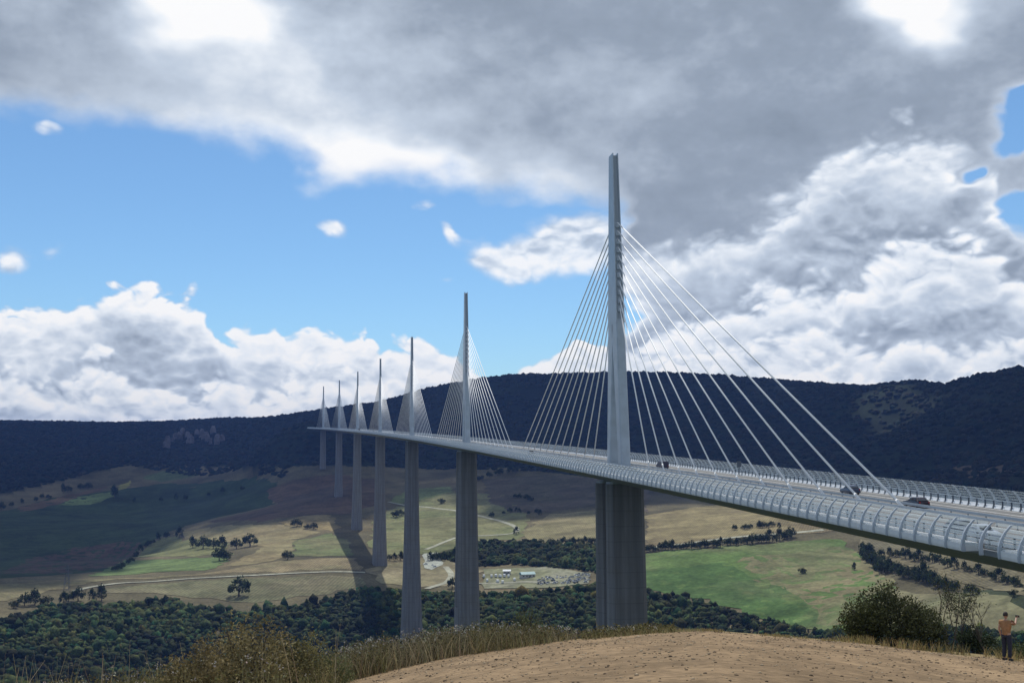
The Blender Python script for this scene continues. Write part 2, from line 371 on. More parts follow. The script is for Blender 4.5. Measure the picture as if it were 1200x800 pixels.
Dm = phi(((ctrl[:, None, :2] - ctrl[None, :, :2]) ** 2).sum(-1))
N = len(ctrl); A_ = np.zeros((N + 3, N + 3)); A_[:N, :N] = Dm - np.eye(N) * 0.6; A_[:N, N] = 1; A_[:N, N + 1:] = ctrl[:, :2] / 1000; A_[N, :N] = 1; A_[N + 1:, :N] = ctrl[:, :2].T / 1000
Wt = np.linalg.solve(A_, np.concatenate([ctrl[:, 2], np.zeros(3)]))
def tps(x, y):
    out = np.zeros(x.shape)
    for i in range(N): out += Wt[i] * phi((x - ctrl[i, 0]) ** 2 + (y - ctrl[i, 1]) ** 2)
    return out + Wt[N] + Wt[N + 1] * x / 1000 + Wt[N + 2] * y / 1000
_perm = rng.random((256, 256))
def vnoise(x, y):
    xi = np.floor(x).astype(int); yi = np.floor(y).astype(int); fx = x - xi; fy = y - yi
    fx = fx * fx * (3 - 2 * fx); fy = fy * fy * (3 - 2 * fy)
    g = lambda a, b: _perm[a % 256, b % 256]
    return (g(xi, yi) * (1 - fx) + g(xi + 1, yi) * fx) * (1 - fy) + (g(xi, yi + 1) * (1 - fx) + g(xi + 1, yi + 1) * fx) * fy - 0.5
def fbm(x, y, o=4):
    a, t = 1.0, 0
    for k in range(o): t = t + a * vnoise(x * 2 ** k + 17 * k, y * 2 ** k + 31 * k); a *= 0.5
    return t
d40_px = np.array([-400, 0, 100, 280, 400, 520, 640, 750, 830, 1000, 1180, 1400, 1800]); d40_y = np.array([880, 835, 827, 812, 801, 773, 755, 744, 740, 752, 771, 805, 850])
def DC(px): return np.interp(px, [960, 1180], [40.0, 45.0])   # distance of the mound's rim
d40 = np.array([CAM[2] - at(a_, b_, DC(a_))[2] for a_, b_ in zip(d40_px, d40_y)]); dcr = DC(d40_px)
d40_az = np.array([ae(p, 700)[0] for p in d40_px])
def near_z(a, d):                     # the bare mound in front of the camera
    dd = np.interp(a, d40_az, d40); dd = np.where(np.abs(a) > 60, 2.2, dd)
    dc = np.interp(a, d40_az, dcr); dc = np.where(np.abs(a) > 60, 40, dc)
    k = 1.65 + (dd - 1.65) * d / dc
    return CAM[2] - k - np.where(d > dc, 0.0045 * (d - dc) ** 2, 0)
def sm(v, a, b):
    t = np.clip((v - a) / (b - a), 0, 1); return t * t * (3 - 2 * t)
def height(x, y):
    dx, dy = x - CAM[0], y - CAM[1]; d = np.hypot(dx, dy)
    a = np.degrees(np.arctan2(dx * RIGHT[0] + dy * RIGHT[1], dx * HEAD[0] + dy * HEAD[1]))
    z = tps(x, y)
    z = z + fbm(x / 420, y / 420, 5) * 16 * sm(d, 2300, 3000) + fbm(x / 160, y / 160, 4) * 3.0 * sm(d, 500, 800)
    # keep the hidden near slope under the sight lines
    zn = near_z(a, d) + fbm(x / 6, y / 6, 3) * 0.16 * sm(d, 4, 14)
    k = sm(d, 62, 130)
    zb = zn * (1 - k) + z * k
    keep = sm(np.abs(a), 34, 48)      # towards the abutment and behind the camera
    zb = zb * (1 - keep) + (zn * (1 - sm(d, 35, 75)) + z * sm(d, 35, 75)) * keep
    return zb
az_fine = np.arange(-33, 33.01, 0.12); az_l = np.concatenate([np.arange(-180, -60, 5), np.arange(-60, -33, 1.5)]); az_r = -az_l[::-1]
AZG = np.concatenate([az_l, az_fine, az_r]); AZG = AZG[AZG < 179.9]
DG = np.concatenate([np.geomspace(1.2, 60, 70)[:-1], np.geomspace(60, 700, 60)[:-1], np.linspace(700, 2500, 180)[:-1], np.geomspace(2500, 9500, 90)])
ga, gd = np.meshgrid(np.radians(AZG), DG, indexing='ij')
gx = CAM[0] + gd * (np.sin(ga) * RIGHT[0] + np.cos(ga) * HEAD[0]); gy = CAM[1] + gd * (np.sin(ga) * RIGHT[1] + np.cos(ga) * HEAD[1])
gz = height(gx, gy)
def H(x, y):                          # height of the finished sheet (bilinear on its grid)
    x = np.atleast_1d(np.asarray(x, float)); y = np.atleast_1d(np.asarray(y, float))
    dx, dy = x - CAM[0], y - CAM[1]; d = np.clip(np.hypot(dx, dy), DG[0], DG[-1] - 1)
    a = np.degrees(np.arctan2(dx * RIGHT[0] + dy * RIGHT[1], dx * HEAD[0] + dy * HEAD[1])); a = np.clip(a, AZG[0], AZG[-1] - 1e-6)
    i = np.clip(np.searchsorted(AZG, a, side='right') - 1, 0, len(AZG) - 2); j = np.clip(np.searchsorted(DG, d, side='right') - 1, 0, len(DG) - 2)
    u = (a - AZG[i]) / (AZG[i + 1] - AZG[i]); v = (d - DG[j]) / (DG[j + 1] - DG[j])
    return (gz[i, j] * (1 - u) + gz[i + 1, j] * u) * (1 - v) + (gz[i, j + 1] * (1 - u) + gz[i + 1, j + 1] * u) * v
DM = np.concatenate([np.geomspace(14, 700, 260), np.linspace(700, 5200, 1200)])
def hit(px, py, dmin=150):            # where the sight line of a photograph pixel meets the ground
    px = np.atleast_1d(np.asarray(px, float)); py = np.atleast_1d(np.asarray(py, float)); out = np.zeros((len(px), 3))
    dm = DM[DM >= dmin]
    for i in range(len(px)):
        r_ = ray(np.array(px[i]), np.array(py[i])); pts = CAM + dm[:, None] * r_
        below = pts[:, 2] < H(pts[:, 0], pts[:, 1])
        j = int(np.argmax(below)) if below.any() else len(dm) - 1
        if 0 < j and below.any():
            lo, hi = dm[j - 1], dm[j]
            for _ in range(8):
                mid = (lo + hi) / 2; p = CAM + mid * r_
                if p[2] < H(p[0], p[1])[0]: hi = mid
                else: lo = mid
            p = CAM + hi * r_
        else: p = pts[j]
        p[2] = H(p[0], p[1])[0]; out[i] = p
    return out

# tint of the bare ground: scrub, forest floor on the hills, dry soil on the mound
na, nd = gx.shape
gpx, gpy = px_of(np.stack([gx, gy, gz], -1))
hill_line = np.interp(gpx, [-400, 0, 60, 110, 150, 300, 380, 480, 600, 750, 900, 1050, 1200, 1600], [585, 580, 566, 552, 545, 548, 545, 548, 548, 566, 575, 580, 590, 590])
gdist = gd; gaz = np.degrees(ga)
wood = ((gpy < hill_line) | (np.abs(gaz) > 35)) & (gdist > 1300)
tint = np.zeros((na, nd, 3)); tint[:] = (0.135, 0.118, 0.066)
g2 = fbm(gx / 90, gy / 90, 4)[..., None]
tint = tint * (1 + 0.7 * g2) + np.array([0.03, 0.0, 0.0]) * np.clip(g2, 0, 1)
tint[wood] = np.array([0.013, 0.020, 0.010]) * (1 + 0.6 * g2[wood])
mid = (gdist > 48) & (gdist < 950); tint[mid] = np.array([0.045, 0.055, 0.026]) * (1 + 0.5 * g2[mid])
edge = 1.0 + np.interp(gaz, d40_az, dcr) + 2.0 * fbm(gx / 3, gy / 3, 3)
soil = (gdist < edge) & (gaz > np.interp(400, [0, 1200], [ae(0, 700)[0], ae(1200, 700)[0]]) - 1.5 + 2.0 * fbm(gx / 2, gy / 2, 3))
grass_n = (gdist <= 48) & ~soil
tint[grass_n] = np.array([0.22, 0.17, 0.085]) * (1 + 0.5 * g2[grass_n])
tint[soil] = (0.255, 0.178, 0.105)
tint = np.clip(tint, 0.01, 0.8)
idx = np.arange(na * nd).reshape(na, nd)
nx = np.concatenate([np.arange(1, na), [0]])
F = np.stack([idx[:, :-1], idx[nx][:, :-1], idx[nx][:, 1:], idx[:, 1:]], -1).reshape(-1, 4)[:, ::-1]
cap = CAM.copy(); cap[2] = gz[:, 0].mean()
mg, t, b = mat_base('dry_ground'); b.inputs['Roughness'].default_value = 0.95; b.inputs['Specular IOR Level'].default_value = 0.1
a_ = t.new('ShaderNodeAttribute', attribute_name='tint').outputs['Color']; v_ = t.new('ShaderNodeTexCoord').outputs['Object']
n1 = t.noise(v_, 3.2, 8, 0.68); n2 = t.noise(v_, 0.35, 6, 0.6); n3 = t.noise(v_, 0.02, 8, 0.65)
k = t.math('MULTIPLY', t.math('MULTIPLY', t.step(n1, 0.28, 0.72, 0.66, 1.28), t.step(n2, 0.3, 0.7, 0.72, 1.2)), t.step(n3, 0.3, 0.7, 0.72, 1.25))
g_ = t.new('ShaderNodeCombineColor')
for i in range(3): t.put(g_.inputs[i], k)
t.put(b.inputs['Base Color'], t.mix(1.0, a_, g_.outputs[0], 'MULTIPLY'))
bp = t.new('ShaderNodeBump'); bp.inputs['Strength'].default_value = 0.5; bp.inputs['Distance'].default_value = 0.06
t.put(bp.inputs['Height'], n1); t.l.new(bp.outputs[0], b.inputs['Normal'])
gm = np_mesh('ground', np.stack([gx, gy, gz], -1).reshape(-1, 3), F, mg, True, tint.reshape(-1, 3))
tag(link('ground', gm), 'dry mound, wooded valley and plateau hills under the viaduct', kind='structure')

# ------------------------------------------------------------------ fields, roads, yards: thin sheets laid on the ground
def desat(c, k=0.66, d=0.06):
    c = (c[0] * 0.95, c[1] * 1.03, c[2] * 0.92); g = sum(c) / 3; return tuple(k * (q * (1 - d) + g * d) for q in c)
def field_mat(name, color, rows=0.0, ang=0.0, amt=0.3, alt=None):
    m_, t, b = mat_base(name); b.inputs['Roughness'].default_value = 0.95; b.inputs['Specular IOR Level'].default_value = 0.08
    v = t.new('ShaderNodeTexCoord').outputs['Object']
    n1 = t.noise(v, 0.02, 8, 0.65, 0.6); n2 = t.noise(v, 0.22, 6, 0.65)
    k = t.math('MULTIPLY', t.step(n1, 0.3, 0.7, 1 - amt, 1 + amt), t.math('MULTIPLY', t.step(n2, 0.3, 0.7, 0.76, 1.2), t.step(t.noise(v, 0.06, 5, 0.7), 0.3, 0.7, 0.85, 1.13)))
    if rows > 0:
        wv = t.new('ShaderNodeTexWave', wave_type='BANDS', bands_direction='X'); mp = t.new('ShaderNodeMapping'); t.put(mp.inputs[0], v)
        mp.inputs['Rotation'].default_value = (0, 0, ang); t.l.new(mp.outputs[0], wv.inputs[0]); wv.inputs['Scale'].default_value = rows
        wv.inputs['Distortion'].default_value = 1.5; wv.inputs['Detail Scale'].default_value = 0.3
        k = t.math('MULTIPLY', k, t.step(wv.outputs['Fac'], 0.2, 0.8, 0.86, 1.1))
    g = t.new('ShaderNodeCombineColor')
    for i in range(3): t.put(g.inputs[i], k)
    color = desat(color); c = (*color, 1); alt = desat(alt) if alt else None
    if alt: c = t.mix(t.step(t.noise(v, 0.009, 5, 0.6), 0.42, 0.62), c, (*alt, 1))
    t.put(b.inputs['Base Color'], t.mix(1.0, c, g.outputs[0], 'MULTIPLY'))
    return m_
def resample(P2, step):
    out = []
    for i in range(len(P2)):
        a, b_ = P2[i], P2[(i + 1) % len(P2)]; n = max(1, int(np.linalg.norm(b_ - a) / step))
        for k in range(n): out.append(a + (b_ - a) * k / n)
    return np.array(out)
def inside(poly, x, y):
    c = np.zeros(x.shape, bool); n = len(poly)
    for i in range(n):
        x1, y1 = poly[i]; x2, y2 = poly[(i + 1) % n]
        k = ((y1 > y) != (y2 > y)) & (x < (x2 - x1) * (y - y1) / (y2 - y1 + 1e-12) + x1); c ^= k
    return c
def plan(px_poly): return hit([p[0] for p in px_poly], [p[1] for p in px_poly])[:, :2]
FLAT = []                              # plan polygons, for keeping trees off or on
def drape(name, poly, mat, lift, label, step=14.0, ragged=3.5):
    bd = resample(poly, step); bd = bd + rng.normal(0, ragged, bd.shape) if ragged else bd
    lo, hi = bd.min(0), bd.max(0); xs = np.arange(lo[0], hi[0], step); ys = np.arange(lo[1], hi[1], step)
    X, Y = np.meshgrid(xs, ys); X = X.ravel() + rng.uniform(-3, 3, X.size); Y = Y.ravel() + rng.uniform(-3, 3, Y.size)
    k = inside(bd, X, Y); pts = [Vector(p) for p in bd] + [Vector(p) for p in zip(X[k], Y[k])]
    nb = len(bd)
    vo, _, fo, _, _, _ = delaunay_2d_cdt(pts, [(i, (i + 1) % nb) for i in range(nb)], [], 1, 0.01)
    V = np.array([(v.x, v.y) for v in vo]); z = H(V[:, 0], V[:, 1]) + lift
    fo = [f for f in fo]
    o = link(name, np_mesh(name, np.c_[V, z], fo, mat, True)); b_ = bmesh.new(); b_.from_mesh(o.data)
    bmesh.ops.recalc_face_normals(b_, faces=b_.faces)
    if sum(f.normal.z for f in b_.faces) < 0: bmesh.ops.reverse_faces(b_, faces=b_.faces)
    b_.to_mesh(o.data); b_.free()
    return tag(o, label, kind='structure')
fields = [
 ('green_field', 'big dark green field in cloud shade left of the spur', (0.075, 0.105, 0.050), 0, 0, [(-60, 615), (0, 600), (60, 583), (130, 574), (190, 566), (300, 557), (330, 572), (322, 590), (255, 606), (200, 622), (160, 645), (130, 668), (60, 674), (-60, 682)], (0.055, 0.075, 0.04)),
 ('ploughed_field', 'brown ploughed strip at the foot of the dark green field', (0.15, 0.095, 0.075), 0.15, 0.4, [(0, 672), (30, 655), (90, 641), (140, 634), (165, 636), (132, 664), (60, 672)], None),
 ('brown_field', 'narrow brown field below the wooded left hill', (0.19, 0.12, 0.08), 0, 0, [(20, 594), (110, 573), (128, 569), (70, 590), (24, 600)], None),
 ('green_strip', 'small light green strip field below the wooded left hill', (0.24, 0.30, 0.12), 0, 0, [(66, 592), (102, 580), (131, 576), (132, 582), (106, 591)], None),
 ('yellow_field', 'tiny yellow field at the foot of the left hill', (0.40, 0.34, 0.10), 0, 0, [(138, 570), (154, 562), (153, 569), (140, 575)], None),
 ('meadow', 'pale green meadow under the cliffs', (0.16, 0.19, 0.09), 0, 0, [(165, 560), (190, 552), (215, 551), (240, 556), (190, 564)], None),
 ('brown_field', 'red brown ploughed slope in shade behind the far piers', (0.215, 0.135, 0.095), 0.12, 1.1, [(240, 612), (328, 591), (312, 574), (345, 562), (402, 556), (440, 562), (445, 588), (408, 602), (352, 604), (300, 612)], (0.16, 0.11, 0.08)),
 ('stubble_field', 'lit part of the brown slope painted orange beside the deck shadow', (0.43, 0.31, 0.16), 0.1, 0.6, [(322, 613), (356, 604), (384, 602), (400, 618), (392, 622), (350, 617)], None),  # sunlit end of the brown slope, its light put into a brighter orange
 ('stubble_field', 'pale tan stubble field on top of the sunlit spur', (0.40, 0.315, 0.175), 0.1, 0.9, [(200, 624), (245, 618), (290, 615), (345, 616), (378, 623), (345, 632), (341, 650), (300, 661), (268, 663), (290, 652), (308, 640), (262, 634), (225, 632)], (0.36, 0.27, 0.15)),
 ('rough_pasture', 'olive rough pasture on the edge of the sunlit spur', (0.27, 0.25, 0.115), 0, 0, [(148, 654), (172, 640), (196, 627), (226, 633), (262, 637), (272, 650), (225, 652)], (0.20, 0.20, 0.09)),
 ('green_field', 'light green hay field on the sunlit spur', (0.215, 0.275, 0.105), 0, 0, [(106, 675), (148, 656), (225, 654), (268, 652), (262, 663), (238, 668), (180, 671)], None),
 ('stubble_field', 'long tan strip field above the white track', (0.37, 0.275, 0.165), 0.1, 0.2, [(-40, 688), (0, 684), (104, 678), (240, 671), (342, 656), (418, 654), (424, 667), (330, 669), (220, 674), (140, 679), (84, 686), (0, 704), (-40, 712)], (0.30, 0.25, 0.14)),
 ('pasture', 'green brown pasture left of the deck shadow', (0.24, 0.255, 0.115), 0, 0, [(346, 634), (384, 624), (408, 632), (414, 651), (345, 652)], (0.30, 0.26, 0.14)),
 ('dry_meadow', 'grey tan dry meadow below the white track', (0.30, 0.245, 0.155), 0.08, 0.3, [(95, 696), (140, 687), (225, 681), (390, 674), (424, 675), (428, 688), (350, 699), (285, 707), (230, 699), (180, 694)], (0.23, 0.21, 0.12)),
 ('dry_meadow', 'pale olive meadow crossed by a winding road between the piers', (0.32, 0.285, 0.150), 0, 0, [(440, 604), (470, 592), (520, 577), (600, 578), (620, 606), (612, 632), (560, 634), (512, 648), (450, 650), (430, 640)], (0.25, 0.25, 0.12)),
 ('pasture', 'yellow green pasture high between two middle piers', (0.27, 0.29, 0.13), 0, 0, [(455, 588), (482, 573), (530, 570), (532, 576), (470, 591)], None),
 ('dry_meadow', 'bare tan ground round the feet of the middle piers', (0.40, 0.315, 0.205), 0, 0, [(428, 668), (470, 658), (512, 650), (560, 655), (566, 668), (545, 688), (500, 689), (440, 683)], (0.34, 0.28, 0.17)),
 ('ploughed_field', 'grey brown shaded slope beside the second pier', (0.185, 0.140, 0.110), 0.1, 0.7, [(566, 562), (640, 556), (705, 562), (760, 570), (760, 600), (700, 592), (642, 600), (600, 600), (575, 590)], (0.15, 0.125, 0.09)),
 ('stubble_field', 'tan stubble field behind the village trees', (0.385, 0.300, 0.175), 0.12, 0.3, [(612, 622), (644, 602), (700, 598), (705, 636), (650, 638), (618, 634)], (0.33, 0.27, 0.15)),
 ('stubble_field', 'golden stubble field right of the nearest pier', (0.40, 0.305, 0.165), 0.1, 0.5, [(756, 604), (850, 590), (960, 604), (985, 622), (960, 624), (880, 628), (800, 638), (756, 642)], (0.30, 0.22, 0.13)),
 ('green_field', 'bright green field right of the nearest pier', (0.165, 0.240, 0.075), 0, 0, [(752, 650), (850, 641), (930, 634), (985, 632), (1010, 650), (1045, 690), (1010, 735), (920, 730), (800, 694), (752, 688)], (0.23, 0.25, 0.11)),
 ('pasture', 'mottled brown green pasture in the middle of the right slope', (0.33, 0.265, 0.150), 0, 0, [(864, 655), (925, 648), (988, 640), (1024, 662), (1050, 690), (1010, 735), (962, 735), (938, 698), (890, 680)], (0.25, 0.245, 0.12)),
 ('green_field', 'deep green field above the near woodland edge', (0.115, 0.190, 0.060), 0, 0, [(752, 669), (800, 665), (850, 660), (888, 678), (938, 698), (962, 735), (920, 732), (870, 718), (800, 698), (752, 692)], (0.17, 0.22, 0.09)),
 ('dry_meadow', 'tan field strip under the deck at the right', (0.30, 0.235, 0.145), 0.1, 0.2, [(1005, 632), (1090, 636), (1200, 676), (1205, 700), (1130, 684), (1050, 660)], (0.22, 0.18, 0.12)),
 ('pasture', 'dry olive pasture beyond the photographer at the right', (0.245, 0.225, 0.125), 0, 0, [(1040, 690), (1110, 697), (1205, 712), (1205, 750), (1100, 745), (1020, 735)], (0.30, 0.25, 0.15)),
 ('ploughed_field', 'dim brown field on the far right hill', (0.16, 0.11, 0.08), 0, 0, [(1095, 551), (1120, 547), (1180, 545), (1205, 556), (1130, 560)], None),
]
fm = {}
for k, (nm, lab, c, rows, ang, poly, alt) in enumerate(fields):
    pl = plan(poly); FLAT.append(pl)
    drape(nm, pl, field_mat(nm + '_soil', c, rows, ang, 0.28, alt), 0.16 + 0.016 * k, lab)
M['track'] = field_mat('pale_gravel', (0.58, 0.53, 0.45), amt=0.2); M['yard'] = field_mat('white_gravel', (0.60, 0.58, 0.55), amt=0.2)
M['camp'] = field_mat('worn_turf', (0.34, 0.32, 0.20), amt=0.35, alt=(0.42, 0.38, 0.30))
def strip(name, px_line, width, mat, label, lift=0.72):
    P2 = hit([p[0] for p in px_line], [p[1] for p in px_line])[:, :2]; pts = []
    for i in range(len(P2) - 1):
        n = max(2, int(np.linalg.norm(P2[i + 1] - P2[i]) / 6))
        for k in range(n): pts.append(P2[i] + (P2[i + 1] - P2[i]) * k / n)
    pts.append(P2[-1]); pts = np.array(pts)
    for _ in range(6): pts[1:-1] = (pts[:-2] + 2 * pts[1:-1] + pts[2:]) / 4
    tg = np.gradient(pts, axis=0); tg /= np.linalg.norm(tg, axis=1)[:, None]; nn = np.c_[-tg[:, 1], tg[:, 0]]
    L = pts + nn * width / 2; Q = pts - nn * width / 2; V = np.concatenate([L, Q]); z = H(V[:, 0], V[:, 1]) + lift
    n = len(pts); Fq = np.array([(n + i, n + i + 1, i + 1, i) for i in range(n - 1)])
    return tag(link(name, np_mesh(name, np.c_[V, z], Fq, mat, True)), label, kind='structure')
strip('track', [(86, 693), (104, 688), (140, 683), (220, 678), (330, 672.5), (385, 670), (428, 671)], 5, M['track'], 'white gravel track along the sunlit spur')
strip('road', [(455, 588), (500, 594), (560, 604), (588, 611), (604, 617), (608, 622), (600, 626), (560, 628)], 7, M['track'], 'pale road winding between the piers')
strip('track', [(499, 644), (514, 638), (534, 630)], 6, M['track'], 'short white track behind the third pier')
strip('road', [(522, 664), (530, 674), (524, 683), (500, 690)], 7, M['track'], 'pale curved site road by the third pier')
strip('road', [(756, 643), (800, 638), (840, 632), (880, 628), (965, 621)], 9, M['track'], 'country road behind the hedge at the right')
strip('track', [(560, 684), (610, 682), (650, 683)], 6, M['track'], 'track along the front of the visitor camp', 0.95)
drape('gravel_yard', plan([(497, 649), (513, 648), (519, 662), (504, 668), (497, 666)]), M['yard'], 0.85, 'white gravel yard between the middle piers', ragged=1)
drape('camp_ground', plan([(566, 667), (640, 664), (692, 672), (690, 684), (640, 689), (566, 690)]), M['camp'], 0.78, 'worn grass of the visitor camp below the wood', ragged=1)

# ------------------------------------------------------------------ woodland
def ico(sub):
    b_ = bmesh.new(); bmesh.ops.create_icosphere(b_, subdivisions=sub, radius=1.0); b_.verts.ensure_lookup_table()
    V = np.array([v.co[:] for v in b_.verts]); Fi = np.array([[v.index for v in f.verts] for f in b_.faces]); b_.free()
    keep = (V[Fi][:, :, 2].mean(1) > -0.55); return V, Fi[keep]
ICO1, ICO2 = ico(1), ico(2)
def crowns(pos, rad, hgt, tints, base=ICO2, rough=0.36):
    V0, F0 = base; n = len(pos); nv = len(V0)
    ang = rng.uniform(0, 6.28, n); ca, sa = np.cos(ang)[:, None], np.sin(ang)[:, None]
    j = 1 + rng.normal(0, rough, (n, nv))
    vx = V0[None, :, 0] * j; vy = V0[None, :, 1] * j; vz = V0[None, :, 2] * (1 + 0.6 * (j - 1))
    X = (vx * ca - vy * sa) * rad[:, None] + pos[:, 0:1]; Y = (vx * sa + vy * ca) * rad[:, None] + pos[:, 1:2]
    Z = vz * hgt[:, None] * 0.55 + pos[:, 2:3] + hgt[:, None] * 0.45
    V = np.stack([X, Y, Z], -1).reshape(-1, 3)
    Fa = (F0[None] + (np.arange(n) * nv)[:, None, None]).reshape(-1, 3)
    vt = np.repeat(tints, nv, 0) * np.clip(1 + rng.normal(0, 0.22, (n * nv, 1)), 0.4, 1.7)
    return V, Fa, vt
def scatter(poly, n):
    lo, hi = poly.min(0), poly.max(0); out = np.zeros((0, 2))
    while len(out) < n:
        q = rng.uniform(lo, hi, (n * 3, 2)); out = np.concatenate([out, q[inside(poly, q[:, 0], q[:, 1])]])
    return out[:n]
def area(p): return 0.5 * abs(np.dot(p[:, 0], np.roll(p[:, 1], -1)) - np.dot(p[:, 1], np.roll(p[:, 0], -1)))
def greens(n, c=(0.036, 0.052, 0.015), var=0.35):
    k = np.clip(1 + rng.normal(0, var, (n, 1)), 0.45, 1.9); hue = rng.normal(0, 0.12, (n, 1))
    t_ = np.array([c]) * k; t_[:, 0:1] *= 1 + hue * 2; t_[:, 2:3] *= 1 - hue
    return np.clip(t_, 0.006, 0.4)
def wood_stuff(name, label, polys, cover, r0, r1, base=ICO2, c=(0.036, 0.052, 0.015)):
    Vs, Fs, Ts, o = [], [], [], 0
    for poly in polys:
        n = int(area(poly) / cover); q = scatter(poly, n)
        rad = rng.uniform(r0, r1, n) * rng.choice([0.55, 0.8, 1.0, 1.0, 1.5], n); pos = np.c_[q, H(q[:, 0], q[:, 1])]
        V, Fa, vt = crowns(pos, rad, rad * rng.uniform(1.0, 2.4, n), greens(n, c, 0.28) * np.clip(1 + 1.3 * fbm(q[:, 0:1] / 45, q[:, 1:2] / 45, 3), 0.45, 1.8), base, 0.42)
        Vs.append(V); Fs.append(Fa + o); Ts.append(vt); o += len(V)
    me = np_mesh(name, np.concatenate(Vs), np.concatenate(Fs), M['canopy'], False, np.concatenate(Ts))
    return tag(link(name, me), label, 'woodland', kind='stuff')
wood_stuff('woodland', 'dense dark green wood on the river slope below the fields',
    [plan([(-40, 732), (0, 728), (40, 720), (60, 713), (130, 711), (180, 706), (230, 713), (285, 721), (350, 711), (422, 694), (470, 696), (535, 698), (600, 699), (640, 696), (700, 689), (765, 697), (765, 760), (640, 772), (400, 815), (-40, 815)])],
    10, 1.7, 3.3, ICO1)
wood_stuff('woodland', 'belt of wood behind the visitor camp', [plan([(515, 652), (533, 645), (565, 636), (620, 637), (640, 640), (705, 641), (705, 672), (660, 666), (600, 661), (566, 664), (520, 656)])], 12, 1.7, 3.2, ICO1)
wood_stuff('woodland', 'wood below the deep green field at the right', [plan([(755, 696), (800, 702), (870, 721), (930, 735), (985, 743), (1060, 742), (1205, 748), (1205, 775), (985, 765), (755, 755)])], 9, 1.5, 2.9, ICO1)
# far hills: forest on the slopes up to the skyline
hw = plan([(-120, 588), (0, 578), (60, 566), (110, 552), (150, 545), (300, 546), (330, 560), (345, 545), (380, 545), (480, 548), (600, 550), (750, 566), (900, 575), (1050, 580), (1200, 590), (1320, 590)])
top = np.array([at(x, y, d * 1.06)[:2] for x, y, d in sky_px if 0 <= x <= 1200] )[::-1]
hill_poly = np.concatenate([hw, [at(1320, 430, 2300)[:2]], top, [at(-120, 490, 4700)[:2]]])
n = 21000; q = scatter(hill_poly, n); pz = H(q[:, 0], q[:, 1]); dq = np.hypot(q[:, 0] - CAM[0], q[:, 1] - CAM[1])
# a few bare gaps
sel = fbm(q[:, 0] / 140, q[:, 1] / 140, 3) > -0.5; q, pz = q[sel], pz[sel]; n = len(q)
rad = rng.uniform(4.5, 8.5, n)
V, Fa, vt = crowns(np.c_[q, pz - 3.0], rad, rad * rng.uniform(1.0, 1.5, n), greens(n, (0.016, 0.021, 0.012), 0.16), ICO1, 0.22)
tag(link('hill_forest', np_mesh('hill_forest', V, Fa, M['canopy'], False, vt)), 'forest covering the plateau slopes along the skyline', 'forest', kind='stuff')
# skyline trees
sx = np.linspace(-20, 1220, 900); spx = [p[0] for p in sky_px]
sd = np.interp(sx, spx, [p[2] for p in sky_px]); sy = np.interp(sx, spx, [p[1] + 3 for p in sky_px])
pp = np.array([at(x, y, d) for x, y, d in zip(sx, sy, sd * rng.uniform(0.985, 1.02, len(sx)))]); pp[:, 2] = H(pp[:, 0], pp[:, 1]) - 1
k_ = rng.random(len(pp)) < 0.75; pp = pp[k_]; rad = rng.uniform(2.5, 5.5, len(pp))
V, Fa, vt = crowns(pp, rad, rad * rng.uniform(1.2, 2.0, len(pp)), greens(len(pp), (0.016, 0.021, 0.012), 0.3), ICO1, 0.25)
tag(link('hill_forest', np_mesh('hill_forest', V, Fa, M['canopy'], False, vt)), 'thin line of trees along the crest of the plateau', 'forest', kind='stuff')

# single trees and bushes in the fields
def leaf_crown(name, rx, rz, n_clump, n_leaf, leaf, c, seed, z0=0.45):
    g = np.random.default_rng(seed); Vs, Ts = [], []
    cl = g.normal(0, 1, (n_clump, 3)); cl /= np.linalg.norm(cl, axis=1)[:, None]; cl *= g.uniform(0.35, 0.95, (n_clump, 1)) ** 0.6
    cl[:, 2] = np.abs(cl[:, 2]) * 1.1 - 0.25
    for k in range(n_clump):
        r_ = g.uniform(0.22, 0.42); p = g.normal(0, 1, (n_leaf, 3)); p /= np.linalg.norm(p, axis=1)[:, None]; p = p * r_ * g.uniform(0.6, 1.08, (n_leaf, 1)) + cl[k]
        p[:, 0] *= rx; p[:, 1] *= rx; p[:, 2] = p[:, 2] * rz + rz * z0 + rz * 0.35
        u = g.normal(0, 1, (n_leaf, 3)); u /= np.linalg.norm(u, axis=1)[:, None]; v = np.cross(u, g.normal(0, 1, (n_leaf, 3))); v /= np.linalg.norm(v, axis=1)[:, None]
        s = leaf * g.uniform(0.6, 1.3, (n_leaf, 1))
        Vs.append(np.stack([p - u * s, p + v * s * 0.55, p + u * s, p - v * s * 0.55], 1).reshape(-1, 3))
        tc_ = np.array(c) * g.uniform(0.6, 1.45); Ts.append(np.repeat(np.clip(tc_[None] * g.uniform(0.7, 1.35, (n_leaf, 1)), 0, 1), 4, 0))
    V = np.concatenate(Vs); T = np.concatenate(Ts); Fq = np.arange(len(V)).reshape(-1, 4)
    return np_mesh(name, V, Fq, M['leaf'], False, T)
tree_kinds = [(leaf_crown('crown', 1.0, 1.15, 26, 26, 0.13, (0.045, 0.065, 0.024), 3), None), (leaf_crown('crown', 0.85, 1.45, 24, 26, 0.13, (0.036, 0.056, 0.022), 4), None),
              (leaf_crown('crown', 1.15, 0.85, 26, 26, 0.13, (0.055, 0.068, 0.026), 5), None)]
tk = MB(); tk.tube([(0, 0, -0.3), (0.02, 0, 0.25), (0.0, 0.03, 0.6), (0.05, 0, 1.0)], [0.10, 0.075, 0.055, 0.03], 6)
tk.tube([(0, 0.01, 0.45), (0.25, 0.05, 0.8)], [0.04, 0.02], 5); tk.tube([(0, 0.01, 0.5), (-0.22, -0.1, 0.85)], [0.04, 0.02], 5)
trunk_me = tk.mesh('trunk', M['bark'])
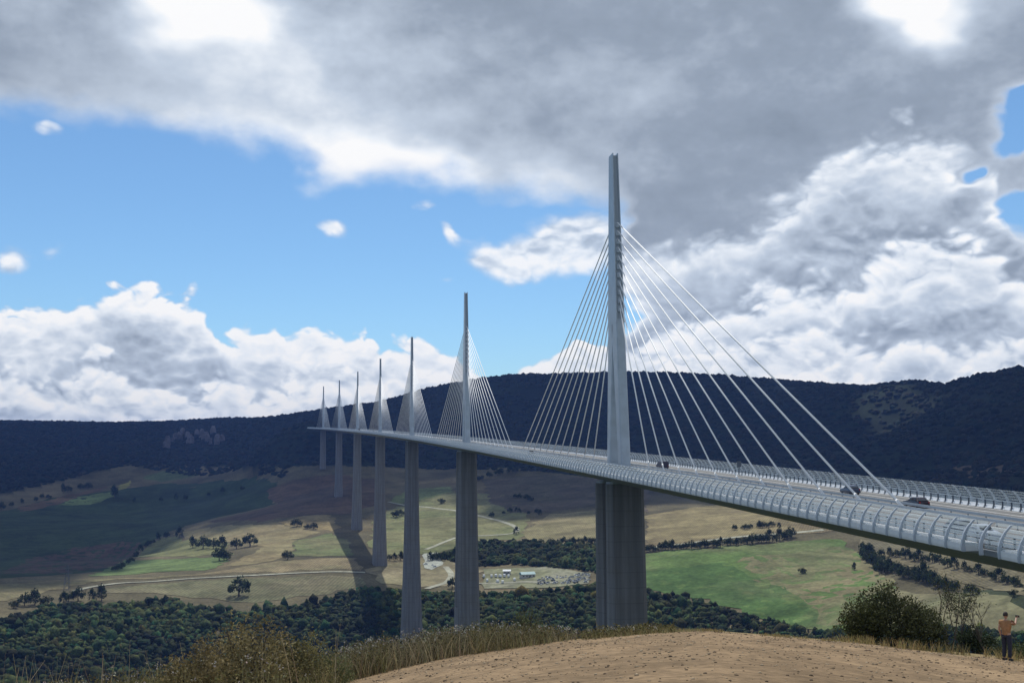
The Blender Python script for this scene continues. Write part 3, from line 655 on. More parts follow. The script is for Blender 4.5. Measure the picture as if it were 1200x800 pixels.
def field_tree(px, py, width_px, kind, label, group):
    p = hit([px], [py])[0]; d = math.hypot(p[0] - CAM[0], p[1] - CAM[1]); rad = width_px / FPX * d / 2
    r_ = empty('field_tree' if kind < 2 else 'field_bush', tuple(p), random.uniform(0, 6.28)); r_.scale = (rad, rad, rad * random.uniform(0.9, 1.15))
    link('crown', tree_kinds[kind][0], r_); link('trunk', trunk_me, r_)
    return tag(r_, label, 'tree' if kind < 2 else 'bush', group)
named_trees = [(226, 642, 12, 1, 'small dark tree at the left end of the spur hedge'), (238, 643, 17, 0, 'biggest dark round tree in the row on the spur'), (250, 643, 13, 0, 'dark tree just right of the biggest one on the spur'),
    (260, 643, 12, 1, 'slim upright tree in the middle of the spur row'), (277, 643, 13, 0, 'dark tree near the right end of the spur row'), (293, 640, 17, 0, 'wide tree at the right end of the spur row'),
    (257, 657, 16, 0, 'tree on the bank below the spur row'), (266, 656, 13, 2, 'bush touching the tree on the bank below the spur row'), (210, 630, 9, 1, 'small tree on the upper brow of the spur'), (280, 699, 24, 0, 'round dark tree alone in the grey tan meadow'),
    (337, 656, 13, 0, 'tree standing alone beside the green brown pasture'), (348, 617, 12, 2, 'left bush of the three beside the painted lit part of the brown slope'), (360, 619, 7, 2, 'middle bush of the three beside the painted lit part of the brown slope'), (367, 620, 9, 2, 'right bush of the three beside the painted lit part of the brown slope'),
    (530, 689, 13, 0, 'round tree beside the curved site road'), (605, 626, 8, 1, 'dark tree on the bend of the winding road'), (517, 590, 9, 2, 'small bush above the winding road'), (465, 606, 12, 2, 'low bush left of the third pier in the meadow'),
    (470, 604, 9, 2, 'low bush against the third pier in the meadow'), (134, 583, 11, 1, 'tall dark tree by the tiny yellow field'), (940, 672, 9, 2, 'bush in the middle of the mottled pasture'), (1001, 668, 7, 1, 'lone small tree at the top of the mottled pasture'),
    (1016, 655, 18, 0, 'large dark tree where the right hedge begins'), (1033, 673, 17, 0, 'dark tree at the bend of the right hedge'), (1140, 697, 15, 2, 'round bush alone in the olive pasture at the right'), (1188, 698, 10, 2, 'small bush at the right edge of the olive pasture')]
for a in named_trees: field_tree(a[0], a[1], a[2], a[3], a[4], 'single trees in the fields')
_o1 = ['', 'first', 'second', 'third', 'fourth', 'fifth', 'sixth', 'seventh', 'eighth', 'ninth', 'tenth', 'eleventh', 'twelfth', 'thirteenth', 'fourteenth', 'fifteenth', 'sixteenth', 'seventeenth', 'eighteenth', 'nineteenth']
_o2 = ['', '', 'twenti', 'thirti', 'forti', 'fifti', 'sixti', 'seventi']
def nth(k):
    if k < 20: return _o1[k]
    return _o2[k // 10] + 'eth' if k % 10 == 0 else _o2[k // 10][:-1] + 'y-' + _o1[k % 10]
def row(pts, n, wmin, wmax, label, group, jit=1.2):
    xs = np.array([p[0] for p in pts], float); ys = np.array([p[1] for p in pts], float); L = np.concatenate([[0], np.cumsum(np.hypot(np.diff(xs), np.diff(ys)))])
    for i in range(n):
        q_ = L[-1] * (i + random.uniform(0.1, 0.9)) / n
        field_tree(np.interp(q_, L, xs), np.interp(q_, L, ys) + random.uniform(-jit, jit), random.uniform(wmin, wmax), random.choice([0, 1, 2, 0]), nth(i + 1) + ' from the left, ' + label, group)
row([(756, 646), (800, 644), (850, 640), (915, 634), (930, 628)], 34, 6, 12, 'tree in the road hedge right of the nearest pier', 'hedge right of the nearest pier')
row([(860, 622), (900, 618), (915, 618)], 9, 5, 9, 'bush in the short hedge behind the country road', 'short hedge behind the country road')
row([(1010, 650), (1030, 668), (1060, 676), (1110, 690), (1120, 694)], 34, 9, 17, 'tree in the hedge winding down the right slope', 'hedge down the right slope')
row([(622, 640), (660, 639), (702, 637)], 16, 6, 10, 'tree along the tan stubble field', 'tree row by the stubble field')
row([(455, 656), (478, 657)], 4, 7, 10, 'tree right of the fourth pier foot', 'trees by the fourth pier')
row([(502, 657), (535, 654)], 7, 7, 10, 'tree in the clump above the white yard', 'clump above the white yard')
row([(10, 712), (90, 705), (130, 703)], 9, 9, 16, 'tree in the row at the far left above the wood', 'tree row at the far left')
row([(0, 598), (30, 590), (60, 582), (110, 570)], 10, 5, 9, 'small tree in the dark hedge below the left hill', 'hedge below the left hill')
row([(130, 672), (150, 662), (172, 640), (200, 627)], 14, 4, 8, 'scrub bush along the brow of the sunlit spur', 'scrub on the spur brow')
row([(150, 590), (220, 585), (300, 570)], 7, 4, 7, 'small tree in the shaded green field', 'trees in the shaded field')
row([(575, 606), (600, 600), (640, 603)], 8, 4, 7, 'small bush in the hedge by the shaded slope', 'hedge by the shaded slope')
row([(600, 582), (625, 588)], 4, 5, 8, 'bush in the shaded brown slope', 'bushes in the shaded slope')
row([(545, 568), (575, 560), (610, 551)], 8, 5, 9, 'tree in the dark hedge climbing the shaded slope', 'hedge climbing the shaded slope')
row([(1030, 650), (1090, 660), (1150, 674), (1200, 690)], 20, 8, 15, 'tree under the right end of the deck', 'tree row under the right deck end')

# ------------------------------------------------------------------ cliffs on the left hill
M['rock'] = simple('pale_limestone', (0.13, 0.12, 0.125), 0.95, 0.0, 0.45, 0.06, 0.1)
cb = MB(); gc = np.random.default_rng(5)
for k in range(24):
    px = 192 + 3.0 * k + gc.uniform(-3, 3); py = 524 - (px - 190) * 0.08 + gc.uniform(-13, 5); p = hit([px], [py])[0]; s = gc.uniform(5, 10)
    rings = []
    for zz, kk in ((-8, 1.1), (0, 1.0), (s * 1.1, 1.0), (s * 2.3, 0.85), (s * 2.9, 0.45)):
        rings.append([(p[0] + s * kk * gc.uniform(0.75, 1.2) * math.cos(2 * math.pi * j / 7), p[1] + s * 0.8 * kk * gc.uniform(0.75, 1.2) * math.sin(2 * math.pi * j / 7), p[2] + zz) for j in range(7)])
    cb.loft(rings)
tag(cb.obj('cliff', M['rock']), 'pale limestone crags on the shaded left hillside', kind='structure')

# ------------------------------------------------------------------ the viaduct
V_ = empty('cable_stayed_viaduct', B(0, 0, 0)); V0 = V_.location.copy()
tag(V_, 'long white cable-stayed motorway viaduct on tall concrete piers across the valley', 'viaduct')
VINV = Matrix.Translation(-V0)
def part(o, parent=V_):               # geometry is written in world metres; move it into the parent's space
    o.parent = parent
    if parent is V_: o.location = o.location - V0
    return o
S0, S1 = -330.0, 2256.0
def srange(a, b_, st): 
    n = max(1, int(math.ceil((b_ - a) / st))); return [a + (b_ - a) * i / n for i in range(n + 1)]
def sweep(profile, a=S0, b_=S1, st=18.0, closed=True):
    mb = MB(); mb.loft([[B(s, o_, h_) for o_, h_ in profile] for s in srange(a, b_, st)], closed=closed); return mb
# girder: shallow trapezoid box
part(sweep([(-13.9, -0.35), (-13.9, -0.9), (-9.5, -2.2), (-3.0, -4.2), (3.0, -4.2), (9.5, -2.2), (13.9, -0.9), (13.9, -0.35)], -214).obj('deck_girder', M['girder']))
road = part(sweep([(-13.6, -0.345), (-13.6, 0.0), (13.6, 0.0), (13.6, -0.345)]).obj('carriageway', M['asphalt']))
for off, dash in ((-12.3, 0), (-9.3, 1), (-5.6, 1), (-2.3, 0), (2.3, 0), (5.6, 1), (9.3, 0), (12.3, 0)):
    mb = MB()
    if not dash: mb.loft([[B(s, off - 0.12, 0.006), B(s, off + 0.12, 0.006)] for s in srange(S0, S1, 18)], closed=False)
    else:
        s = S0
        while s < 900: mb.loft([[B(s, off - 0.11, 0.006), B(s, off + 0.11, 0.006)], [B(s + 3, off - 0.11, 0.006), B(s + 3, off + 0.11, 0.006)]], closed=False); s += 13
    part(mb.obj('lane_marking', M['paint']), road).location = (0, 0, 0)
# wind screens: curved posts, clear slats, white cornice panels
prof = [(0.0, -0.52), (-0.06, 0.02), (0.02, 0.62), (0.24, 1.24), (0.64, 1.86), (1.30, 2.50)]     # inward offset from the edge, height
def edge_xz(t):
    x = np.interp(t, np.linspace(0, 1, 6), [p[0] for p in prof]); z = np.interp(t, np.linspace(0, 1, 6), [p[1] for p in prof]); return x, z
def post_mesh(sign):
    mb = MB(); rings = []
    for i, (u, z) in enumerate(prof):
        wd = 0.36 - 0.02 * i; hw = 0.11 - 0.006 * i
        x = sign * (16.13 - u)
        rings.append([(x, -hw, z), (x, hw, z), (x - sign * wd, hw, z + 0.04 * i / 5), (x - sign * wd, -hw, z + 0.04 * i / 5)])
    mb.loft(rings); return mb.mesh('post', M['post'])
PSTEP = 3.1; JOINT = -204.6
def rot_s(s): return -BC * s
def panel_mesh(sign):                 # white cornice trough between two posts
    mb = MB(); a, b_ = 0.10, PSTEP - 0.10
    sec = [(15.93, -0.52), (15.98, -0.25), (15.97, 0.22), (15.86, 0.32), (14.3, 0.26), (14.3, -0.1), (14.0, -0.52)]
    mb.loft([[(sign * x, y, z) for x, z in sec] for y in (a, b_)]); return mb.mesh('cornice_panel', M['white'])
screens = {}
for sign, nm, n_obj in ((-1, 'near', 200), (1, 'far', 95)):
    # slats: long clear strips clipped behind the posts
    mb = MB()
    for t0, t1 in ((0.27, 0.375), (0.41, 0.51), (0.545, 0.645), (0.68, 0.775), (0.81, 0.895), (0.93, 1.0)):
        x0, z0 = edge_xz(t0); x1, z1 = edge_xz(t1); th = 0.03
        for a, b_ in ((-230.0, JOINT - 0.6), (JOINT + 0.6, S1)):
            pr = [(sign * (15.95 - x0), z0), (sign * (15.95 - x1), z1), (sign * (15.95 - x1 - th), z1), (sign * (15.95 - x0 - th), z0)]
            mb.loft([[B(s, o_, h_) for o_, h_ in pr] for s in srange(a, b_, 12.4)])
    scr = part(mb.obj('wind_screen', M['slat'])); screens[sign] = scr
    pm, cm = post_mesh(sign), panel_mesh(sign); rest = MB(); crest = MB(); k = 0; s = JOINT - 8 * PSTEP
    while s < S1:
        gap = abs(s + PSTEP / 2 - JOINT) < PSTEP * 0.51
        ca, sa = math.cos(rot_s(s)), math.sin(rot_s(s)); bx, by, bz = B(s, 0, 0)
        if k < n_obj:
            o = link('post', pm, scr, Vector((bx, by, bz)) - V0, rot_s(s)); o.location = Vector((bx, by, bz))
            if not gap:
                o = link('cornice_panel', cm, scr, (bx, by, bz), rot_s(s)); o.rotation_euler = (math.atan(BS), 0, rot_s(s))
        else:
            for me_, tgt in ((pm, rest), (cm, crest)):
                tgt.add([(bx + v.co.x * ca - v.co.y * sa, by + v.co.x * sa + v.co.y * ca, bz + v.co.z + v.co.y * BS) for v in me_.vertices], [tuple(p.vertices) for p in me_.polygons])
        k += 1; s += PSTEP
    o = rest.obj('post', M['post'], scr); tag(o, kind='stuff'); o = crest.obj('cornice_panel', M['white'], scr); tag(o, kind='stuff')
# safety barriers along both edges: dark posts, three rails, white foot panels
for sign in (-1, 1):
    x = sign * 13.15; mb = MB()
    for z in (0.62, 0.86, 1.12):
        mb.loft([[B(s, x - 0.06, z - 0.06), B(s, x - 0.06, z + 0.06), B(s, x + 0.06, z + 0.06), B(s, x + 0.06, z - 0.06)] for s in srange(-300, S1, 14)])
    bar = part(mb.obj('safety_barrier', M['steel'])); pm_ = MB(); wm = MB(); s = -260.0
    while s < 1000:
        p = B(s, x - sign * 0.12, 0); pm_.box((p[0], p[1], p[2] + 0.575), (0.14, 0.18, 1.15), rot_s(s))
        wm.loft([[B(q_, x - sign * 0.32, 0.05), B(q_, x - sign * 0.05, 0.05), B(q_, x - sign * 0.05, 0.46), B(q_, x - sign * 0.10, 0.46)] for q_ in (s + 0.25, s + 1.85)]); s += 2.1
    tag(pm_.obj('barrier_post', M['dark_steel'], bar), kind='stuff'); tag(wm.obj('foot_panel', M['white'], bar), kind='stuff')
for x in (-1.75, 1.75):
    mb = sweep([(x - 0.05, 0.50), (x - 0.05, 0.82), (x + 0.05, 0.82), (x + 0.05, 0.50)], -330, S1, 14); s = -300.0
    g = part(mb.obj('median_guardrail', M['steel'])); pm_ = MB()
    while s < 700: p = B(s, x, 0); pm_.box((p[0], p[1], p[2] + 0.4), (0.08, 0.14, 0.8), rot_s(s)); s += 4.0
    tag(pm_.obj('guardrail_post', M['dark_steel'], g), kind='stuff')
# piers: two slender columns above, one tapering shaft below, all chamfered
pier_base_z = []
def octa(cx, cy, z, a, b_, ch):       # half sizes across and along, chamfer
    return [(cx - a + ch, cy - b_, z), (cx + a - ch, cy - b_, z), (cx + a, cy - b_ + ch * 1.3, z), (cx + a, cy + b_ - ch * 1.3, z), (cx + a - ch, cy + b_, z), (cx - a + ch, cy + b_, z), (cx - a, cy + b_ - ch * 1.3, z), (cx - a, cy - b_ + ch * 1.3, z)]
ordn = ['nearest', 'second', 'third', 'fourth', 'fifth', 'sixth', 'farthest']
NEAR_ANCH = 28.5
for i in range(7):
    s = 342.0 * i; bx, by, bz = B(s, 0, 0); topz = -4.15
    gzp = float(H(bx, by)[0]) - bz - 4; pier = empty('pier'); pier.parent = V_; pier.location = Vector((bx, by, bz)) - V0; pier.rotation_euler = (0, 0, rot_s(s))
    pier['label'] = ordn[i] + ' concrete pier counted from the right'
    split = max(-92.0, gzp + 6)
    lat = lambda z: (10.0 + 0.00026 * z * z) / 2
    for sg in (-1, 1):
        mb = MB(); rings = []
        for q in range(7):
            z = topz - 0.6 + (split - topz + 0.6) * q / 6; rings.append(octa(0, sg * (5.9 + 0.9 * q / 6), z, lat(z), 2.55 + 1.0 * q / 6, 1.1 + 0.5 * q / 6))
        mb.loft(rings); mb.obj('column', M['concrete'], pier)
    mb = MB(); mb.loft([octa(0, sg_, z, lat(z) * 0.9, 3.0, 0.6) for sg_, z in ((-5.9, topz - 0.6), (-5.9, topz))]); mb.loft([octa(0, 5.9, z, lat(z) * 0.9, 3.0, 0.6) for z in (topz - 0.6, topz)]); mb.obj('bearing', M['recess'], pier)
    if gzp < split - 8:
        mb = MB(); rings = []
        for q in range(7):
            z = split + 0.003 + (gzp - split) * q / 6; rings.append(octa(0, 0, z, lat(z) + 0.003, 10.4 + 0.035 * (split - z), 1.7 + 0.01 * (split - z)))
        mb.loft(rings); mb.obj('shaft', M['concrete'], pier)
# masts: two splayed legs that meet, then a tapering double-web blade, and 22 stays each
def mast_meshes():
    out = {}
    mb = MB()
    for sg in (-1, 1):
        rings = []
        for h in (0.0, 12, 26, 40.0):
            k = h / 40; yc = sg * (6.6 * (1 - k) + 1.75 * k); a = 1.35 * (1 - k) + 1.18 * k; b_ = 1.6 * (1 - k) + 3.0 * k
            rings.append(octa(0, yc, h, a, b_, 0.28))
        m2 = MB(); m2.loft(rings); out['leg%d' % sg] = m2.mesh('mast_leg', M['steel'])
    def blade(x0s, x1s, inset, top):
        m2 = MB(); hs = [39.0, 50, 60, 70, 80, top]; rings = []
        for h in hs:
            k = (h - 39) / 48; b_ = 4.8 * (1 - k) + 2.2 * k - inset; a0 = x0s * (1.2 * (1 - k) + 0.80 * k); a1 = x1s * (1.2 * (1 - k) + 0.80 * k)
            rings.append([(a0, -b_, h), (a1, -b_, h), (a1, b_, h), (a0, b_, h)])
        m2.loft(rings); return m2
    out['web-1'] = blade(-1.0, -0.70, 0, 87.0).mesh('mast_plate', M['steel']); out['web1'] = blade(0.70, 1.0, 0, 87.0).mesh('mast_plate', M['steel'])
    out['core'] = blade(-0.699, 0.699, 0.40, 86.4).mesh('mast_core', M['recess'])
    m2 = MB(); m2.box((0, 0, 39.4), (2.30, 9.2, 0.9)); out['tie'] = m2.mesh('mast_tie', M['steel'])
    m2 = MB(); m2.loft([[(-0.55, -0.3, -0.9), (0.55, -0.3, -0.9), (0.55, 0.35, -0.9), (-0.55, 0.35, -0.9)], [(-0.62, -0.25, 0.5), (0.62, -0.25, 0.5), (0.62, 0.35, 0.5), (-0.62, 0.35, 0.5)]]); out['anchor'] = m2.mesh('stay_anchor', M['steel'])
    return out
MM = mast_meshes(); NST = 11
for i in range(7):
    s = 342.0 * i; bx, by, bz = B(s, 0, 0); mst = empty('mast'); mst.parent = V_; mst.location = Vector((bx, by, bz)) - V0; mst.rotation_euler = (0, 0, rot_s(s))
    mst['label'] = ordn[i] + ' steel mast counted from the right, with its fan of stays'
    for k_, nm in (('leg-1', 'mast_leg'), ('leg1', 'mast_leg'), ('web-1', 'mast_plate'), ('web1', 'mast_plate'), ('core', 'mast_core'), ('tie', 'mast_tie')): link(nm, MM[k_], mst)
    Rz = Matrix.Rotation(-rot_s(s), 4, 'Z')
    for sg in (-1, 1):
        for j in range(NST):
            hh = 43.5 + (67.2 - 43.5) * j / (NST - 1); kk = (hh - 39) / 48; yb = 4.8 * (1 - kk) + 2.2 * kk
            s2 = s + sg * (31.0 + 12.8 * j); q_ = Rz @ (Vector(B(s2, 0, 0.35)) - Vector((bx, by, bz)))
            mb = MB(); mb.tube([(0, sg * (yb - 0.5), hh), q_], 0.18, 6); mb.tube([q_ + Vector((0, 0, -0.35)), q_ + (Vector((0, sg * (yb - 0.5), hh)) - q_).normalized() * 2.2], 0.20, 6)
            mb.obj('stay_cable', M['stay'], mst, smooth=True)
            if i < 2: o = link('stay_anchor', MM['anchor'], mst, (0, sg * (yb - 0.28), hh - 0.6), 0 if sg < 0 else math.pi)
# abutment at the near end, mostly out of frame
mb = MB(); mb.loft([[B(s, x, z) for x, z in ((-13, -1.0), (13, -1.0), (13, -14), (-13, -14))] for s in (-216, -330)]); part(mb.obj('abutment', M['concrete']))

# ------------------------------------------------------------------ vehicles on the deck
def deck_at(px, py, h=0.6):           # where a sight line meets the carriageway, as (metres along, metres across)
    r_ = ray(np.array(px), np.array(py)); best = None
    for d in np.linspace(60, 2200, 8000):
        p = CAM + r_ * d
        if p[2] <= BS * p[1] + h: return p[1], p[0] - BC * p[1] * p[1] / 2
    return None
paints = {}
def paint(c):
    if c not in paints: paints[c] = simple('car_paint', c, 0.25, 0.1, 0.04, 2.0)
    return paints[c]
wheel_t = MB(); wheel_t.tube([(-0.1, 0, 0), (0.1, 0, 0)], 0.32, 14); WT = wheel_t.mesh('tyre', M['rubber'])
wheel_r = MB(); wheel_r.tube([(-0.105, 0, 0), (0.105, 0, 0)], 0.19, 10); WR = wheel_r.mesh('rim', M['chrome'])
def car(name, loc, rz, c, label, group=None, L=4.3, W=1.76, kind='car', pitch=0.0):
    r_ = empty(name, loc, rz); r_.rotation_euler = (pitch, 0, rz)
    tag(r_, label, 'van' if kind == 'van' else 'truck' if kind == 'truck' else 'car', group)
    def sec(y, zs, w0, w1): return [(-w0 / 2, y, zs[0]), (w0 / 2, y, zs[0]), (w0 / 2 * 1.02, y, zs[0] * 0.5 + zs[1] * 0.5), (w1 / 2, y, zs[1]), (-w1 / 2, y, zs[1]), (-w0 / 2 * 1.02, y, zs[0] * 0.5 + zs[1] * 0.5)]
    h = L / 2
    if kind == 'car':
        body = [(h, .30, .62, .90, .86), (h * .93, .22, .74, .97, .90), (h * .55, .2, .88, 1, .93), (0, .2, .93, 1, .94), (-h * .6, .2, .95, 1, .92), (-h * .95, .24, .90, .96, .88), (-h, .34, .78, .9, .84)]
        cab = [(h * .36, .90, .93, .88), (h * .12, .90, 1.36, .76), (-h * .12, .92, 1.45, .74), (-h * .55, .92, 1.40, .74), (-h * .84, .92, 1.0, .80)]; wy = (h * .62, -h * .62)
    elif kind == 'van':
        body = [(h, .3, .8, .9, .86), (h * .92, .22, .95, .98, .92), (h * .70, .2, 1.08, 1, .95), (0, .2, 1.15, 1, .97), (-h * .97, .2, 1.15, 1, .97), (-h, .3, 1.1, .97, .95)]
        cab = [(h * .68, 1.06, 1.12, .90), (h * .42, 1.1, 1.85, .80), (0, 1.1, 1.95, .82), (-h * .9, 1.1, 1.95, .82), (-h * .985, 1.1, 1.75, .84)]; wy = (h * .66, -h * .62)
    else:
        body = [(h, .45, 1.2, .95, .95), (h * .98, .4, 1.4, 1, 1), (h * .70, .4, 1.4, 1, 1), (h * .69, .75, 1.15, .8, .8), (-h, .75, 1.15, .8, .8)]
        cab = [(h * .99, 1.35, 1.6, .98), (h * .94, 1.35, 2.7, .92), (h * .72, 1.35, 2.9, .92)]; wy = (h * .78, -h * .45, -h * .72)
    mb = MB(); mb.loft([sec(y, (z0, z1), W * a, W * b_) for y, z0, z1, a, b_ in body]); bo = mb.obj('body', paint(c), r_, smooth=False)
    mb = MB(); mb.loft([sec(y, (z0, z1), W * .92, W * k) for y, z0, z1, k in cab]); mb.obj('cabin', paint(c), r_)
    ys = [q[0] for q in cab]; zt = max(q[2] for q in cab); zb = max(q[3 - 2] for q in cab)
    for sg in (-1, 1):                # side glass
        for a, b_ in ((0.18, 0.48), (0.54, 0.82)) if kind == 'car' else ((0.2, 0.36),):
            y0 = ys[0] + (ys[-1] - ys[0]) * a; y1 = ys[0] + (ys[-1] - ys[0]) * b_; x0 = sg * W * .475; x1 = sg * W * .425; za = zb + .06; zc = zt - .10 if kind != 'truck' else zt - .5
            mb = MB(); mb.loft([[(x0, y0, za), (x0, y1, za), (x1, y1, zc), (x1, y0 - (y0 - y1) * .2, zc)], [(x0 - sg * .08, y0, za), (x0 - sg * .08, y1, za), (x1 - sg * .08, y1, zc), (x1 - sg * .08, y0 - (y0 - y1) * .2, zc)]]); mb.obj('side_window', M['glass'], r_)
    for (ya, za), (yb, zb2), nm in (((cab[0][0] + .02, cab[0][2] + .03), (cab[1][0] + .03, cab[1][2] - .06), 'windscreen'), ((cab[-1][0] - .02, cab[-1][2] + .02), (cab[-2][0] - .03, cab[-2][2] - .08), 'rear_window')):
        if kind == 'truck' and nm == 'rear_window': continue
        mb = MB(); mb.loft([[(-W * .37, ya, za), (W * .37, ya, za), (W * .34, yb, zb2), (-W * .34, yb, zb2)], [(-W * .37, ya, za + .03), (W * .37, ya, za + .03), (W * .34, yb, zb2 + .03), (-W * .34, yb, zb2 + .03)]]); mb.obj(nm, M['glass'], r_)
    for sg in (-1, 1):
        mb = MB(); mb.box((sg * W * .33, h - .03, .62), (.34, .12, .16)); mb.obj('headlight', M['lamp_white'], r_)
        mb = MB(); mb.box((sg * W * .37, -h + .03, .80), (.22, .10, .22)); mb.obj('tail_light', M['lamp_red'], r_)
        for y in wy:
            k = 1.0 if kind != 'truck' else 1.5
            o = link('wheel', WT, r_, (sg * (W / 2 - .12), y, .32 * k)); o.scale = (1, k, k); link('rim', WR, o)
    if kind == 'truck':
        mb = MB(); mb.loft([[(-W / 2, y, 1.16), (W / 2, y, 1.16), (W / 2, y, 3.7), (-W / 2, y, 3.7)] for y in (h * .66, -h)]); mb.obj('cargo_box', paint((0.07, 0.08, 0.11)), r_)
    return r_
VP = math.atan(BS)
for px, py, k, c, lab, L, W, kd in [
    (996, 574, 1, (0.05, 0.07, 0.12), 'dark blue car beside the outermost stays of the nearest mast', 4.3, 1.8, 'car'),
    (1071, 589, 1, (0.022, 0.014, 0.026), 'dark plum car just past the last stay foot', 4.6, 1.8, 'car'),
    (1152, 624, -1, (0.42, 0.47, 0.54), 'silver blue car behind the wind screen at the expansion joint', 4.5, 1.8, 'car'),
    (1128, 618, -1, (0.10, 0.13, 0.18), 'dark grey car seen through the wind screen left of the joint', 4.3, 1.8, 'car'),
    (776, 546, 1, (0.05, 0.05, 0.09), 'dark van beside the first stays right of the nearest mast', 5.2, 2.0, 'van'),
    (651, 530, -1, (0.04, 0.04, 0.045), 'black car on the deck left of the nearest mast', 4.3, 1.8, 'car'),
    (526, 518, -1, (0.75, 0.76, 0.78), 'white van on the deck left of the second mast', 5.4, 2.0, 'van'),
    (452, 504.5, -1, (0.78, 0.78, 0.78), 'white lorry right of the fourth mast', 9.0, 2.5, 'truck'),
    (463, 506, -1, (0.75, 0.75, 0.76), 'white van between the third and fourth masts', 5.4, 2.0, 'van')]:
    s, off = deck_at(px, py); off = max(4.0, min(11.0, off)) if k > 0 else max(-11.0, min(-4.0, off))
    car('motorway_' + {'car': 'car', 'van': 'van', 'truck': 'lorry'}[kd], B(s, off, 0.004), rot_s(s) + (0 if k > 0 else math.pi), c, lab, 'traffic on the viaduct', L, W, kd, VP if k > 0 else -VP)
# sign board behind the far barrier
s, off = deck_at(912, 553); p = B(s, 12.75, 0.0); sg = empty('road_sign', p)
mb = MB(); mb.tube([(0, 0, 0), (0, 0, 3.0)], 0.06, 6); mb.obj('post', M['dark_steel'], sg); mb = MB(); mb.box((0, 0, 2.5), (1.0, 0.06, 1.3)); mb.obj('sign_panel', M['dark_steel'], sg)
tag(sg, 'dark backed road sign standing by the far barrier', 'sign')

# ------------------------------------------------------------------ visitor camp in the valley
M['teal'] = simple('teal_roof', (0.10, 0.26, 0.28), 0.5, 0.0, 0.1, 0.5); M['wall'] = simple('pale_render', (0.50, 0.48, 0.44), 0.9, 0.0, 0.08, 0.5); M['tent'] = simple('white_canvas', (0.82, 0.83, 0.84), 0.7)
def ground_px(px, py): p = hit([px], [py])[0]; return p
def hall(px, py, L, W, Hh, roof, label, rz, name='visitor_hall'):
    p = ground_px(px, py); r_ = empty(name, (p[0], p[1], p[2] + 0.8), rz); mb = MB(); mb.box((0, 0, Hh / 2 - 1), (L, W, Hh + 2)); mb.obj('wall', M['wall'], r_)
    mb = MB(); mb.loft([[(x, -W / 2 - .5, Hh), (x, W / 2 + .5, Hh), (x, W / 2 + .5, Hh + .25), (x, 0, Hh + W * .28), (x, -W / 2 - .5, Hh + .25)] for x in (-L / 2 - .5, L / 2 + .5)]); mb.obj('roof', roof, r_)
    n = max(2, int(L / 3.5))
    for i in range(n):
        mb = MB(); mb.box((-L / 2 + L * (i + .5) / n, -W / 2 - .02, Hh * .55), (1.4, .12, 1.2)); mb.obj('window', M['glass'], r_)
    mb = MB(); mb.box((L * .06, -W / 2 - .03, 1.05), (1.1, .14, 2.1)); mb.obj('door', M['dark_steel'], r_)
    return tag(r_, label, 'building')
hall(618, 677, 15, 9, 3.4, M['teal'], 'low hall with a teal roof in the visitor camp', 0.15); hall(594, 673, 8, 6, 3.2, M['tent'], 'small white roofed pavilion in the visitor camp', -0.2, 'camp_pavilion')
gcar = np.random.default_rng(9); tiny_b = {}
def tiny_car(px, py, c, label, group):
    p = ground_px(px, py); key = c
    if key not in tiny_b:
        mb = MB(); L, W = 4.4, 1.8
        mb.loft([[(-W / 2, y, .25), (W / 2, y, .25), (W / 2 * .96, y, z), (-W / 2 * .96, y, z)] for y, z in ((2.2, .7), (2.0, .85), (1.0, .95), (-1.7, 1.0), (-2.2, .85))])
        mc = MB(); mc.loft([[(-W * .44, y, .9), (W * .44, y, .9), (W * .38, y, z), (-W * .38, y, z)] for y, z in ((1.1, .95), (.45, 1.45), (-1.2, 1.45), (-1.9, 1.0))])
        mw = MB()
        for sx in (-.8, .8):
            for y in (1.35, -1.35): mw.tube([(sx - .1, y, .33), (sx + .1, y, .33)], .33, 8)
        tiny_b[key] = (mb.mesh('body', paint(c)), mc.mesh('window_band', M['glass']), mw.mesh('wheels', M['rubber']))
    r_ = empty('parked_car', (p[0], p[1], p[2] + 0.86), gcar.uniform(-.3, .3) + (1.4 if gcar.random() < .5 else 0)); a, b_, c_ = tiny_b[key]
    link('body', a, r_); link('window_band', b_, r_); link('wheel_set', c_, r_); return tag(r_, label, 'car', group)
cols_ = [((0.80, 0.81, 0.82), 'white'), ((0.45, 0.47, 0.5), 'silver'), ((0.03, 0.04, 0.06), 'dark'), ((0.80, 0.81, 0.82), 'white')]
for i, px in enumerate(sorted(gcar.uniform(630, 691, 72))):
    c, nm = cols_[(0, 0, 3, 1, 2, 3, 0)[gcar.integers(0, 7)]]; tiny_car(px, 682 - (px - 636) * 0.07 + gcar.uniform(-6, 4.5), c, nm + ' parked car, ' + nth(i + 1) + ' from the left in the crowded camp car park', 'cars parked at the visitor camp')
for i in range(6): tiny_car(499 + 2.6 * i, 653 + gcar.uniform(0, 12), (0.80, 0.81, 0.82), nth(i + 1) + ' white car from the left on the gravel yard', 'cars on the gravel yard')
mb = MB(); mb.loft([[(-1.15, y, .45), (1.15, y, .45), (1.15, y, z), (-1.15, y, z)] for y, z in ((3.0, 1.3), (2.2, 1.5), (1.6, 2.9), (-3.0, 2.95))]); cb_ = mb.mesh('body', M['tent'])
mb = MB(); mb.box((0, 2.0, 1.95), (1.9, .5, .5)); mb.box((1.14, -.8, 1.8), (.06, 1.4, .6)); mb.box((-1.14, -.8, 1.8), (.06, 1.4, .6)); cw_ = mb.mesh('window', M['glass'])
mb = MB()
for sx in (-1.0, 1.0):
    for y in (1.9, -1.7): mb.tube([(sx - .12, y, .38), (sx + .12, y, .38)], .38, 8)
ct_ = mb.mesh('wheel_set', M['rubber'])
